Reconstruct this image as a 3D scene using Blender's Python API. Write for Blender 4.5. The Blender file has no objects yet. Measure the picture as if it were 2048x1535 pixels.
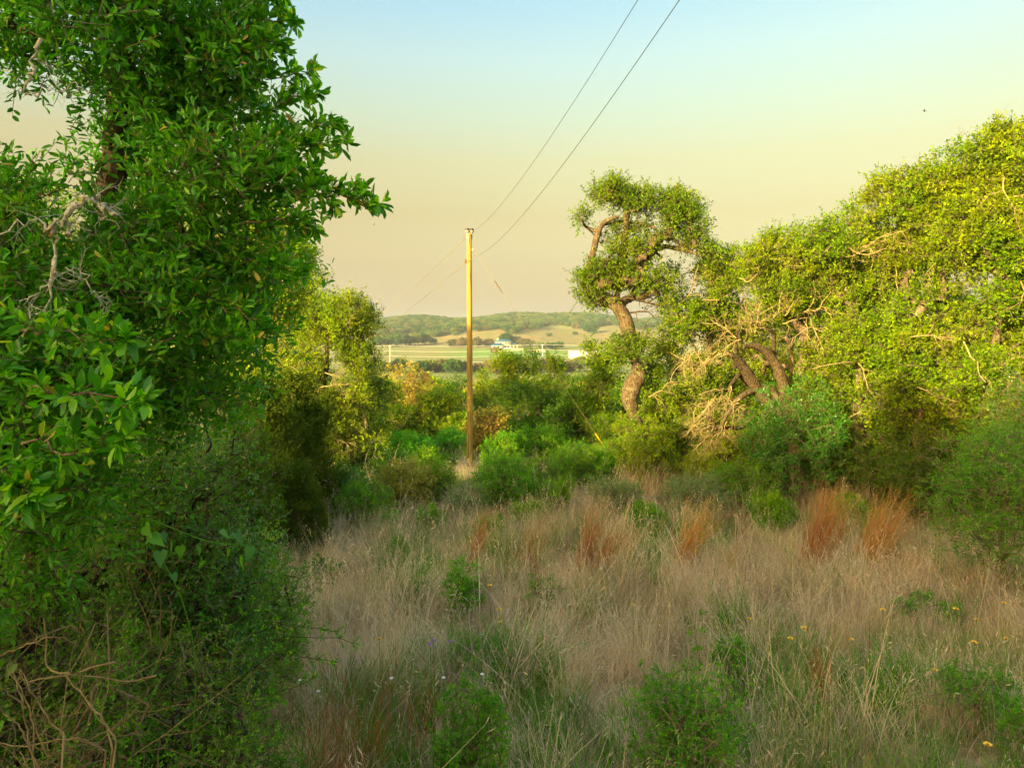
import bpy, math, random
import numpy as np
from mathutils import Vector, Matrix

random.seed(11)
RNG = np.random.default_rng(11)
scene = bpy.context.scene
COL = scene.collection

# ------------------------------------------------------------------ camera, sky, sun, exposure
F = 1420.0            # focal length in pixels of the 2048 px wide photograph
HZ = 690.0            # row of the true horizon
CZ = 3.3              # camera height over the ground below it
cam_data = bpy.data.cameras.new("camera")
cam = bpy.data.objects.new("camera", cam_data)
COL.objects.link(cam)
cam.location = (0, 0, CZ)
cam.rotation_euler = (math.radians(90), 0, 0)
cam_data.sensor_width = 36.0
cam_data.lens = F / 2048 * 36.0
cam_data.shift_y = -(767.5 - HZ) / 2048
cam_data.clip_start = 0.05
cam_data.clip_end = 9000
scene.camera = cam

SUN_AZ = 41.0         # degrees left of straight behind the camera
SUN_EL = 11.0
sa, se = math.radians(SUN_AZ), math.radians(SUN_EL)
S2 = np.array([-math.sin(sa), -math.cos(sa)])          # horizontal direction to the sun
to_sun = Vector((S2[0] * math.cos(se), S2[1] * math.cos(se), math.sin(se)))

world = bpy.data.worlds.new("World")
scene.world = world
world.use_nodes = True
nt = world.node_tree
for n in list(nt.nodes):
    nt.nodes.remove(n)
w_out = nt.nodes.new("ShaderNodeOutputWorld")
w_bg = nt.nodes.new("ShaderNodeBackground")
w_bg.inputs["Strength"].default_value = 0.1
sky = nt.nodes.new("ShaderNodeTexSky")
sky.sky_type = 'NISHITA'
sky.sun_disc = False
sky.sun_elevation = se
sky.sun_rotation = math.atan2(S2[0], S2[1])
sky.dust_density = 8.0
tc = nt.nodes.new("ShaderNodeTexCoord")
sep = nt.nodes.new("ShaderNodeSeparateXYZ")
nt.links.new(tc.outputs["Generated"], sep.inputs[0])
ramp = nt.nodes.new("ShaderNodeValToRGB")


def s2l(c):
    return tuple(((v / 255) / 12.92 if v / 255 <= 0.04045 else ((v / 255 + 0.055) / 1.055) ** 2.4) for v in c)


EXPO = 2.4
KN = np.array([.92, .76, .38])                      # share and tint of the physical sky, bright around the low sun
NEL = [2.5, 12, 22, 42, 77]
NRAD = np.array([(.025, .025, .015), (.135, .185, .215), (.11, .165, .22), (.07, .105, .15), (.05, .07, .10)])
TGT = [(0.0, (233, 216, 178)), (0.06, (232, 216, 170)), (0.11, (233, 216, 164)), (0.18, (234, 221, 162)),
       (0.25, (231, 230, 182)), (0.31, (223, 238, 210)), (0.37, (214, 240, 231)), (0.44, (194, 233, 244)),
       (0.62, (205, 237, 250)), (1.0, (208, 238, 252))]
OFFP = [0.0, .06, .11, .17, .25, .31, .37, .45]
OFFV = [(0.216, 0.216, 0.215, 0.09, -0.034, -0.015, -0.015, 0.012), (0.183, 0.183, 0.156, 0.054, -0.056, -0.072, -0.083, -0.052), (0.1, 0.1, 0.043, 0.093, -0.018, -0.032, -0.075, -0.061)]
SKY = []
for p_, c_ in TGT:
    el_ = math.degrees(math.asin(min(p_, 1)))
    nz_ = np.array([np.interp(el_, NEL, NRAD[:, i_]) for i_ in range(3)]) * 2 ** EXPO * KN
    off_ = np.array([np.interp(p_, OFFP, o_) for o_ in OFFV])
    SKY.append((p_, tuple(np.maximum(np.array(s2l(c_)) - nz_ - off_, 0.01))))
els = ramp.color_ramp.elements
els[0].position, els[1].position = SKY[0][0], SKY[-1][0]
els[0].color = (*SKY[0][1], 1)
els[1].color = (*SKY[-1][1], 1)
for p, c in SKY[1:-1]:
    e = els.new(p)
    e.color = (*c, 1)
nt.links.new(sep.outputs["Z"], ramp.inputs[0])
sc10 = nt.nodes.new("ShaderNodeVectorMath")
sc10.operation = 'SCALE'
sc10.inputs["Scale"].default_value = 10.0 / 2 ** EXPO
nt.links.new(ramp.outputs["Color"], sc10.inputs[0])
tint = nt.nodes.new("ShaderNodeVectorMath")
tint.operation = 'MULTIPLY'
tint.inputs[1].default_value = tuple(KN)
nt.links.new(sky.outputs[0], tint.inputs[0])
addn = nt.nodes.new("ShaderNodeVectorMath")
addn.operation = 'ADD'
nt.links.new(tint.outputs[0], addn.inputs[0])
nt.links.new(sc10.outputs[0], addn.inputs[1])
nt.links.new(addn.outputs[0], w_bg.inputs["Color"])
nt.links.new(w_bg.outputs[0], w_out.inputs["Surface"])

sun_data = bpy.data.lights.new("sun", 'SUN')
sun_data.energy = 2.65
sun_data.angle = math.radians(0.6)
sun_data.color = (1.0, 0.80, 0.36)
sun = bpy.data.objects.new("sun", sun_data)
COL.objects.link(sun)
sun.rotation_euler = (-to_sun).to_track_quat('-Z', 'Y').to_euler()
sun.location = (-30, -25, 30)

scene.view_settings.view_transform = 'Standard'
scene.view_settings.look = 'None'
scene.view_settings.exposure = EXPO
scene.view_settings.gamma = 1.0
scene.view_settings.use_curve_mapping = False
scene.render.engine = 'CYCLES'
scene.cycles.max_bounces = 8
scene.cycles.diffuse_bounces = 5
scene.cycles.glossy_bounces = 2
scene.cycles.transmission_bounces = 6
scene.cycles.volume_bounces = 0
scene.cycles.caustics_reflective = False
scene.cycles.caustics_refractive = False


# ------------------------------------------------------------------ helpers
def P(px, py, Y):
    return np.array([(px - 1024) / F * Y, Y, CZ + (HZ - py) / F * Y])


def unit(a):
    return a / np.maximum(np.linalg.norm(a, axis=-1, keepdims=True), 1e-9)


_gy = np.arange(-400, 4001.0)
_gz = np.interp(_gy, [-400, -60, 0, 30, 46, 70, 120, 300, 400, 470, 560, 640, 700, 850, 1000, 1150, 1600, 4000],
                [14, 2.5, 0, -1.65, -3.5, -5.4, -7, -7, -5.1, -2.8, 1.3, 7.5, 15, 29, 40, 41, 26, 10])
_k = np.exp(-0.5 * (np.arange(-25, 26) / 4.0) ** 2)
_gs = np.convolve(np.pad(_gz, 25, mode='edge'), _k / _k.sum(), mode='valid')
_k2 = np.exp(-0.5 * (np.arange(-60, 61) / 22.0) ** 2)
_gw = np.convolve(np.pad(_gz, 60, mode='edge'), _k2 / _k2.sum(), mode='valid')
_gz = np.where(_gy > 200, _gw, _gs)


def g(x, y):
    x = np.asarray(x, float)
    y = np.asarray(y, float)
    z = np.interp(y, _gy, _gz)
    far = np.clip((y - 560) / 200, 0, 1)
    z = z + far * (3.0 * np.sin(x / 61 + 1.0) + 2.2 * np.sin(x / 33 + y / 80) + 1.5 * np.sin(x / 19 + 2))
    near = np.clip(1 - np.abs(y) / 60, 0, 1)
    z = z + near * (0.05 * np.sin(x * 1.3 + y * .4) + 0.04 * np.sin(y * 1.9 - x * .6) + 0.03 * np.sin(x * 3.1 + 2 * y))
    return z


class Acc:
    def __init__(self):
        self.v, self.f, self.r, self.n = [], [], [], 0

    def add(self, verts, faces, rnd=0.5):
        verts = np.asarray(verts, np.float32).reshape(-1, 3)
        self.v.append(verts)
        self.f.append(np.asarray(faces, np.int64) + self.n)
        self.r.append(np.broadcast_to(np.asarray(rnd, np.float32), (len(verts),)))
        self.n += len(verts)

    def mesh(self, name, mats, origin=(0, 0, 0), smooth=False):
        me = bpy.data.meshes.new(name)
        if self.n:
            v = np.concatenate(self.v) - np.asarray(origin, np.float32)
            me.vertices.add(len(v))
            me.vertices.foreach_set("co", v.astype(np.float32).ravel())
            li = np.concatenate([f.ravel() for f in self.f])
            lt = np.concatenate([np.full(len(f), f.shape[1]) for f in self.f])
            ls = np.concatenate([[0], np.cumsum(lt)[:-1]])
            me.loops.add(len(li))
            me.loops.foreach_set("vertex_index", li.astype(np.int32))
            me.polygons.add(len(lt))
            me.polygons.foreach_set("loop_start", ls.astype(np.int32))
            if smooth:
                me.polygons.foreach_set("use_smooth", np.ones(len(lt), bool))
            me.update(calc_edges=True)
            a = me.attributes.new("rnd", 'FLOAT', 'POINT')
            a.data.foreach_set("value", np.concatenate(self.r).astype(np.float32))
        for m in (mats if isinstance(mats, (list, tuple)) else [mats]):
            me.materials.append(m)
        return me

    def build(self, name, mat, parent=None, origin=(0, 0, 0), smooth=False, kind=None):
        o = bpy.data.objects.new(name, self.mesh(name, mat, origin, smooth))
        COL.objects.link(o)
        if parent is not None:
            o.parent = parent
        else:
            o.location = origin
        if kind:
            o["kind"] = kind
        return o


def tag(o, label, cat, group=None):
    o["label"] = label
    o["category"] = cat
    if group:
        o["group"] = group
    return o


def thing(name, label, cat, loc, group=None):
    o = bpy.data.objects.new(name, None)
    o.empty_display_size = 0.2
    COL.objects.link(o)
    o.location = loc
    return tag(o, label, cat, group)


def dup(root, loc, rz=0.0, s=1.0, label=None, sz=None, group=None):
    r = root.copy()
    COL.objects.link(r)
    r.location = loc
    r.rotation_euler = (0, 0, rz)
    r.scale = (s, s, sz or s)
    if label:
        r["label"] = label
    if group:
        r["group"] = group
    for ch in root.children:
        c = ch.copy()
        COL.objects.link(c)
        c.parent = r
        for gch in ch.children:
            d = gch.copy()
            COL.objects.link(d)
            d.parent = c
    return r


def box(acc, c, s, rnd=0.5, rz=0.0):
    c = np.array(c, float)
    h = np.array(s, float) / 2
    v = np.array([[x, y, z] for x in (-1, 1) for y in (-1, 1) for z in (-1, 1)], float) * h
    if rz:
        ca, si = math.cos(rz), math.sin(rz)
        v[:, :2] = v[:, :2] @ np.array([[ca, si], [-si, ca]])
    acc.add(v + c, [[0, 1, 3, 2], [4, 6, 7, 5], [0, 4, 5, 1], [2, 3, 7, 6], [0, 2, 6, 4], [1, 5, 7, 3]], rnd)


def tube(acc, pts, rad, sides=6, rnd=0.5, rough=0.0, cap=True):
    pts = np.asarray(pts, float)
    K = len(pts)
    rad = np.broadcast_to(np.asarray(rad, float), (K,))
    t = unit(np.gradient(pts, axis=0))
    ref = np.array([1.0, 0.13, 0.07]) if abs(t[:, 0]).mean() < 0.8 else np.array([0.05, 1.0, 0.1])
    n1 = unit(np.cross(t, ref))
    n2 = np.cross(t, n1)
    a = np.arange(sides) / sides * 2 * math.pi
    rr = rad[:, None] * np.ones(sides)
    if rough:
        rr = rr * (1 + rough * RNG.normal(size=(K, sides)))
    v = pts[:, None] + rr[..., None] * (n1[:, None] * np.cos(a)[None, :, None] + n2[:, None] * np.sin(a)[None, :, None])
    i = np.arange(K - 1)[:, None] * sides
    j = np.arange(sides)[None]
    j2 = (j + 1) % sides
    f = np.stack([i + j, i + j2, i + sides + j2, i + sides + j], -1).reshape(-1, 4)
    acc.add(v.reshape(-1, 3), f, rnd)
    if cap and rad[-1] > 0.01:
        base = acc.n
        acc.add(v[-1], [list(range(sides))], rnd)


def sticks(acc, p0, p1, r0, r1, rnd=0.5):
    """many straight thin twigs at once, each a slightly folded strip"""
    p0, p1 = np.asarray(p0, float), np.asarray(p1, float)
    N = len(p0)
    t = unit(p1 - p0)
    n1 = unit(np.cross(t, RNG.normal(size=(N, 3))) + 1e-6)
    r0 = np.broadcast_to(np.asarray(r0, float), (N,))[:, None] * 1.2
    r1 = np.broadcast_to(np.asarray(r1, float), (N,))[:, None] * 1.2
    v = np.stack([p0 - n1 * r0, p0 + n1 * r0, p1 + n1 * r1, p1 - n1 * r1], 1)
    acc.add(v.reshape(-1, 3), np.arange(4 * N).reshape(N, 4), np.repeat(np.broadcast_to(np.asarray(rnd, float), (N,)), 4))


def leaf_axes(d, rng, up=0.5):
    d = unit(d)
    w = unit(np.array([0, 0, 1.0]) * up + rng.normal(size=d.shape) * 0.6)
    s = unit(np.cross(d, w))
    return d, s, np.cross(s, d)


def add_leaves(acc, p, d, s, n, L, W, rnd, oval=False):
    N = len(p)
    L = np.broadcast_to(L, (N,))[:, None]
    W = np.broadcast_to(W, (N,))[:, None] / 2
    if oval == 'tri':
        v = np.stack([p, p + d * L + s * W * .95 + n * W * .2, p + d * L * .88 - s * W * 1.05 - n * W * .2], 1)
        acc.add(v.reshape(-1, 3), np.arange(3 * N).reshape(N, 3), np.repeat(rnd, 3))
    elif oval == 'hex':
        v = np.stack([p, p + d * L * .3 + s * W * .85 + n * W * .3, p + d * L * .72 + s * W * .9 + n * W * .3, p + d * L - n * L * .08,
                      p + d * L * .72 - s * W * .9 + n * W * .3, p + d * L * .3 - s * W * .85 + n * W * .3], 1)
        q = np.array([[0, 3, 2, 1], [0, 5, 4, 3]])
        acc.add(v.reshape(-1, 3), (np.arange(N)[:, None, None] * 6 + q[None]).reshape(-1, 4), np.repeat(rnd, 6))
    elif not oval:
        v = np.stack([p, p + d * L * .5 + s * W + n * W * .25, p + d * L - n * L * .06, p + d * L * .5 - s * W + n * W * .25], 1)
        acc.add(v.reshape(-1, 3), np.arange(4 * N).reshape(N, 4), np.repeat(rnd, 4))
    else:
        dr = n * L
        v = np.stack([p, p + d * L * .5 + dr * .03, p + d * L - dr * .10,
                      p + d * L * .2 + s * W * .72 + n * W * .3, p + d * L * .52 + s * W + n * W * .38, p + d * L * .82 + s * W * .62 + n * W * .1 - dr * .03,
                      p + d * L * .2 - s * W * .72 + n * W * .3, p + d * L * .52 - s * W + n * W * .38, p + d * L * .82 - s * W * .62 + n * W * .1 - dr * .03], 1)
        q = np.array([[0, 1, 4, 3], [1, 2, 5, 4], [0, 6, 7, 1], [1, 7, 8, 2]])
        acc.add(v.reshape(-1, 3), (np.arange(N)[:, None, None] * 9 + q[None]).reshape(-1, 4), np.repeat(rnd, 9))


def blades(acc, base, h, az, lean, curve, w, rnd, segs=3, face=None):
    """thin tapering stems; lean and curve are outward offsets relative to height"""
    N = len(base)
    t = np.linspace(0, 1, segs + 1)
    dx = np.stack([np.cos(az), np.sin(az), 0 * az], 1)
    off = lean[:, None] * t + curve[:, None] * t ** 2.2
    zz = t[None] * np.sqrt(np.maximum(0.15, 1 - (lean[:, None] * .8 + curve[:, None] * .6 * t) ** 2))
    c = base[:, None] + h[:, None, None] * (dx[:, None] * off[..., None] + np.array([0, 0, 1.0]) * zz[..., None])
    fa = az + math.pi / 2 + RNG.normal(0, 0.5, N) if face is None else face
    sd = np.stack([np.cos(fa), np.sin(fa), 0 * fa], 1)
    ww = np.broadcast_to(w, (N,))[:, None] * (1 - 0.75 * t ** 1.5)[None] / 2
    a = c - sd[:, None] * ww[..., None]
    b = c + sd[:, None] * ww[..., None]
    v = np.stack([a, b], 2).reshape(N, -1, 3)
    k = np.arange(segs)
    q = np.stack([2 * k, 2 * k + 1, 2 * k + 3, 2 * k + 2], -1)
    nv = 2 * (segs + 1)
    acc.add(v.reshape(-1, 3), (np.arange(N)[:, None, None] * nv + q[None]).reshape(-1, 4), np.repeat(rnd, nv))
    return c[:, -1]


# ------------------------------------------------------------------ materials
def new_mat(name):
    m = bpy.data.materials.new(name)
    m.use_nodes = True
    t = m.node_tree
    for n in list(t.nodes):
        t.nodes.remove(n)
    out = t.nodes.new("ShaderNodeOutputMaterial")
    return m, t, out


def set_ramp(node, cols, pos=None):
    e = node.color_ramp.elements
    pos = pos or [i / (len(cols) - 1) for i in range(len(cols))]
    e[0].position, e[0].color = pos[0], (*cols[0], 1)
    e[1].position, e[1].color = pos[-1], (*cols[-1], 1)
    for p, c in zip(pos[1:-1], cols[1:-1]):
        x = e.new(p)
        x.color = (*c, 1)


def noise(t, scale, detail=3, coord="Object", rough=0.55, dist=0.0):
    n = t.nodes.new("ShaderNodeTexNoise")
    n.inputs["Scale"].default_value = scale
    n.inputs["Detail"].default_value = detail
    n.inputs["Roughness"].default_value = rough
    n.inputs["Distortion"].default_value = dist
    if coord == "World":
        c = t.nodes.new("ShaderNodeNewGeometry")
        t.links.new(c.outputs["Position"], n.inputs["Vector"])
    else:
        c = t.nodes.new("ShaderNodeTexCoord")
        t.links.new(c.outputs[coord], n.inputs["Vector"])
    return n


def leaf_mat(name, cols, cols2=None, rough=0.45, trans=0.3, tcol=None, patch=0.9, spec=0.4, objvar=0.0, pos=None):
    m, t, out = new_mat(name)
    at = t.nodes.new("ShaderNodeAttribute")
    at.attribute_name = "rnd"
    r1 = t.nodes.new("ShaderNodeValToRGB")
    set_ramp(r1, cols, pos)
    t.links.new(at.outputs["Fac"], r1.inputs[0])
    col = r1.outputs[0]
    if cols2:
        r2 = t.nodes.new("ShaderNodeValToRGB")
        set_ramp(r2, cols2)
        t.links.new(at.outputs["Fac"], r2.inputs[0])
        nz = noise(t, patch, 2, "World")
        st = t.nodes.new("ShaderNodeMapRange")
        st.inputs["From Min"].default_value = 0.42
        st.inputs["From Max"].default_value = 0.62
        t.links.new(nz.outputs["Fac"], st.inputs["Value"])
        mx = t.nodes.new("ShaderNodeMixRGB")
        t.links.new(st.outputs[0], mx.inputs[0])
        t.links.new(col, mx.inputs[1])
        t.links.new(r2.outputs[0], mx.inputs[2])
        col = mx.outputs[0]
    if objvar:
        oi = t.nodes.new("ShaderNodeObjectInfo")
        hs = t.nodes.new("ShaderNodeHueSaturation")
        mr = t.nodes.new("ShaderNodeMapRange")
        mr.inputs["To Min"].default_value = 1 - objvar
        mr.inputs["To Max"].default_value = 1 + objvar
        t.links.new(oi.outputs["Random"], mr.inputs["Value"])
        t.links.new(mr.outputs[0], hs.inputs["Value"])
        mr2 = t.nodes.new("ShaderNodeMapRange")
        mr2.inputs["To Min"].default_value = 0.5 + objvar * .13
        mr2.inputs["To Max"].default_value = 0.5 - objvar * .13
        t.links.new(oi.outputs["Random"], mr2.inputs["Value"])
        t.links.new(mr2.outputs[0], hs.inputs["Hue"])
        t.links.new(col, hs.inputs["Color"])
        col = hs.outputs[0]
    b = t.nodes.new("ShaderNodeBsdfPrincipled")
    b.inputs["Roughness"].default_value = rough
    b.inputs["Specular IOR Level"].default_value = spec
    t.links.new(col, b.inputs["Base Color"])
    tr = t.nodes.new("ShaderNodeBsdfTranslucent")
    hs2 = t.nodes.new("ShaderNodeMixRGB")
    hs2.blend_type = 'MULTIPLY'
    hs2.inputs[0].default_value = 1.0
    hs2.inputs[2].default_value = (*(tcol or (1.5, 1.6, 0.7)), 1)
    t.links.new(col, hs2.inputs[1])
    t.links.new(hs2.outputs[0], tr.inputs["Color"])
    ms = t.nodes.new("ShaderNodeMixShader")
    ms.inputs[0].default_value = trans
    t.links.new(b.outputs[0], ms.inputs[1])
    t.links.new(tr.outputs[0], ms.inputs[2])
    t.links.new(ms.outputs[0], out.inputs["Surface"])
    return m


def bark_mat(name, c1, c2, c3=None, scale=14, bump=0.6, lich=0.55, stretch=(1, 1, 0.35)):
    m, t, out = new_mat(name)
    tcn = t.nodes.new("ShaderNodeTexCoord")
    mp = t.nodes.new("ShaderNodeMapping")
    mp.inputs["Scale"].default_value = stretch
    t.links.new(tcn.outputs["Object"], mp.inputs[0])
    vo = t.nodes.new("ShaderNodeTexVoronoi")
    vo.inputs["Scale"].default_value = scale
    t.links.new(mp.outputs[0], vo.inputs["Vector"])
    nz = t.nodes.new("ShaderNodeTexNoise")
    nz.inputs["Scale"].default_value = scale * 1.7
    nz.inputs["Detail"].default_value = 6
    t.links.new(mp.outputs[0], nz.inputs["Vector"])
    ad = t.nodes.new("ShaderNodeMath")
    ad.operation = 'MULTIPLY'
    t.links.new(vo.outputs["Distance"], ad.inputs[0])
    t.links.new(nz.outputs["Fac"], ad.inputs[1])
    r = t.nodes.new("ShaderNodeValToRGB")
    set_ramp(r, [c1, c2], [0.05, 0.4])
    t.links.new(ad.outputs[0], r.inputs[0])
    col = r.outputs[0]
    if c3:
        n3 = noise(t, 6, 4)
        mr = t.nodes.new("ShaderNodeMapRange")
        mr.inputs["From Min"].default_value = lich
        mr.inputs["From Max"].default_value = lich + 0.06
        t.links.new(n3.outputs["Fac"], mr.inputs["Value"])
        mx = t.nodes.new("ShaderNodeMixRGB")
        mx.inputs[2].default_value = (*c3, 1)
        t.links.new(mr.outputs[0], mx.inputs[0])
        t.links.new(col, mx.inputs[1])
        col = mx.outputs[0]
    b = t.nodes.new("ShaderNodeBsdfPrincipled")
    b.inputs["Roughness"].default_value = 0.9
    b.inputs["Specular IOR Level"].default_value = 0.15
    t.links.new(col, b.inputs["Base Color"])
    bp = t.nodes.new("ShaderNodeBump")
    bp.inputs["Strength"].default_value = bump
    bp.inputs["Distance"].default_value = 0.03
    t.links.new(ad.outputs[0], bp.inputs["Height"])
    t.links.new(bp.outputs[0], b.inputs["Normal"])
    t.links.new(b.outputs[0], out.inputs["Surface"])
    return m


def flat_mat(name, c, rough=0.7, c2=None, scale=3.0, metal=0.0):
    m, t, out = new_mat(name)
    b = t.nodes.new("ShaderNodeBsdfPrincipled")
    b.inputs["Roughness"].default_value = rough
    b.inputs["Metallic"].default_value = metal
    nz = noise(t, scale, 4)
    r = t.nodes.new("ShaderNodeValToRGB")
    set_ramp(r, [c, c2 or tuple(v * .8 for v in c)], [0.35, 0.7])
    t.links.new(nz.outputs["Fac"], r.inputs[0])
    t.links.new(r.outputs[0], b.inputs["Base Color"])
    t.links.new(b.outputs[0], out.inputs["Surface"])
    return m


M = {}
M['near'] = leaf_mat("near_oak_leaf", [(.018, .095, .003), (.045, .22, .004), (.095, .32, .006), (.19, .42, .010), (.38, .40, .03), (.26, .15, .05)], rough=0.36, trans=0.38, spec=0.4, tcol=(1.7, 1.9, .4), pos=[0, .3, .65, .93, .975, 1.0])
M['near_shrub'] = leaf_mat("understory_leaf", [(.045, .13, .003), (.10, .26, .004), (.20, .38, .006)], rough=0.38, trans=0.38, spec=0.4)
M['gloss_shrub'] = leaf_mat("glossy_leaf", [(.018, .11, .004), (.045, .20, .005), (.11, .31, .007)], rough=0.32, trans=0.32, spec=0.5)
M['vine'] = leaf_mat("greenbrier_leaf", [(.03, .13, .004), (.05, .2, .005), (.09, .27, .006)], rough=0.4, trans=0.4)
M['oak'] = leaf_mat("oak_leaf", [(.046, .10, .001), (.10, .20, .002), (.175, .29, .003), (.28, .38, .005)],
                    [(.074, .11, .001), (.15, .20, .002), (.235, .29, .003), (.32, .36, .008)], trans=0.34, patch=.8, spec=.08, rough=.5)
M['oak_mid'] = leaf_mat("olive_oak_leaf", [(.03, .07, .001), (.07, .15, .002), (.13, .23, .003), (.20, .30, .005)], [(.05, .08, .001), (.10, .16, .002), (.17, .24, .003), (.24, .29, .006)], trans=0.3, patch=.8, spec=.1, rough=.5)
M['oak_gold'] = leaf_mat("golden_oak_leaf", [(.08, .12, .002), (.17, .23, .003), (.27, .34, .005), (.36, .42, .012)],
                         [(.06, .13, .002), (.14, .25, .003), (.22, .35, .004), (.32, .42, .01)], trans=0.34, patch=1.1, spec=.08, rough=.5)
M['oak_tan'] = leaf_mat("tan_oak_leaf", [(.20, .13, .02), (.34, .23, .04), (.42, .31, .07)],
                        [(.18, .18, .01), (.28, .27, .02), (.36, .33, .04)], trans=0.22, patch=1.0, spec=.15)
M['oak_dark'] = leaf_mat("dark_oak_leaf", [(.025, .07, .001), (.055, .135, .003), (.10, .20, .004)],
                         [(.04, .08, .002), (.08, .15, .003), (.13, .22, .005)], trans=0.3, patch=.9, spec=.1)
M['bright'] = leaf_mat("bright_bush_leaf", [(.05, .21, .002), (.09, .34, .003), (.14, .44, .004)], trans=0.38, spec=.2)
M['shrub'] = leaf_mat("shrub_leaf", [(.045, .16, .002), (.085, .27, .003), (.15, .37, .005)],
                      [(.08, .17, .002), (.15, .29, .004), (.24, .38, .007)], trans=0.36, patch=1.4, spec=.12)
M['agarito'] = leaf_mat("pale_shrub_leaf", [(.16, .19, .01), (.28, .30, .02), (.44, .43, .07)], trans=0.25, spec=.2)
M['grey'] = leaf_mat("grey_green_leaf", [(.08, .15, .05), (.14, .24, .08), (.22, .33, .12)], trans=0.25, spec=.2)
M['fore'] = leaf_mat("foreground_leaf", [(.018, .12, .001), (.05, .24, .002), (.12, .35, .003), (.22, .44, .005)], rough=0.5, trans=0.38, spec=.2)
M['cedar'] = leaf_mat("cedar_spray", [(.02, .05, .003), (.05, .10, .004), (.10, .17, .006)],
                      [(.05, .07, .003), (.10, .13, .004), (.15, .19, .008)], rough=0.7, trans=0.18, spec=0.1, patch=1.3)
M['far'] = leaf_mat("far_tree_leaf", [(.03, .075, .012), (.065, .13, .02), (.11, .18, .03)], trans=0.15, objvar=0.4, rough=0.8, spec=0.05)
M['far_brown'] = leaf_mat("far_brown_leaf", [(.09, .085, .03), (.14, .13, .045), (.2, .17, .07)], trans=0.15, objvar=0.3, rough=0.8, spec=0.05)
M['bark'] = bark_mat("oak_bark", (.07, .05, .035), (.22, .16, .10), (.30, .29, .2), lich=.6)
M['bark_tan'] = bark_mat("tan_bark", (.04, .03, .016), (.165, .115, .065), (.18, .16, .085), scale=30, bump=.9, lich=.58, stretch=(1, 1, .28))
M['bark_dark'] = bark_mat("dark_bark", (.018, .014, .010), (.09, .07, .045), (.22, .23, .16), lich=.57, scale=22)
M['lichen'] = bark_mat("lichen_branch", (.28, .27, .20), (.5, .5, .42), (.36, .22, .10), lich=.62, scale=60, stretch=(1, 1, 1))
M['bare'] = bark_mat("bare_twig", (.20, .15, .05), (.40, .31, .14), scale=18)
M['cane'] = bark_mat("cane_bark", (.12, .09, .04), (.26, .20, .10), scale=24)
M['twig'] = bark_mat("brown_twig", (.10, .075, .045), (.24, .18, .11), scale=30)


# ------------------------------------------------------------------ plants
def grow(trunk, targets, rng, step=0.25, wob=0.12, rtip=0.006, pw=0.5):
    """limbs from a trunk polyline out to every target; returns list of (points, radii)"""
    tp = np.array([p[:3] for p in trunk], float)
    trr = np.array([p[3] for p in trunk], float)
    pos = [p for p in tp]
    par = [-1] + list(range(len(tp) - 1))
    first = max(1, len(tp) // 3)
    order = np.argsort([np.min(np.linalg.norm(tp - c, axis=1)) for c in targets])
    paths = []
    for k in order:
        c = np.asarray(targets[k], float)
        A = np.array(pos)
        d = np.linalg.norm(A - c, axis=1) + np.maximum(0, A[:, 2] - c[2]) * 0.6
        d[:first] += 50
        i = int(np.argmin(d))
        p0 = A[i]
        L = np.linalg.norm(c - p0)
        n = max(2, int(L / step))
        t = np.linspace(0, 1, n + 1)[1:, None]
        mid = (p0 + c) / 2 + np.array([0, 0, 0.12 * L]) + rng.normal(0, wob * L * .6, 3)
        q = (1 - t) ** 2 * p0 + 2 * t * (1 - t) * mid + t ** 2 * c
        q[:-1] += rng.normal(0, wob * L / n, (n - 1, 3)) if n > 1 else 0
        idx = [i]
        for pt in q:
            par.append(idx[-1])
            pos.append(pt)
            idx.append(len(pos) - 1)
        paths.append(idx)
    cnt = np.zeros(len(pos))
    for idx in paths:
        cnt[idx[-1]] += 1
    for i in range(len(pos) - 1, 0, -1):
        cnt[par[i]] += cnt[i]
    A = np.array(pos)
    rad = rtip * np.maximum(cnt, 1) ** pw
    rad[:len(tp)] = trr
    out = []
    for idx in paths:
        r = rad[idx].copy()
        r[0] = min(r[0], r[1] * 1.3)
        out.append((A[idx], r))
    return out


def cluster_points(blobs, rng):
    cs, outs = [], []
    for (cx, cy, cz, rx, ry, rz, n) in blobs:
        d = unit(rng.normal(size=(n, 3)))
        u = rng.random(n) ** 0.42
        cs.append(np.array([cx, cy, cz]) + d * u[:, None] * np.array([rx, ry, rz]))
        outs.append(unit(d / np.array([rx, ry, rz])))
    return np.concatenate(cs), np.concatenate(outs)


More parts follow.
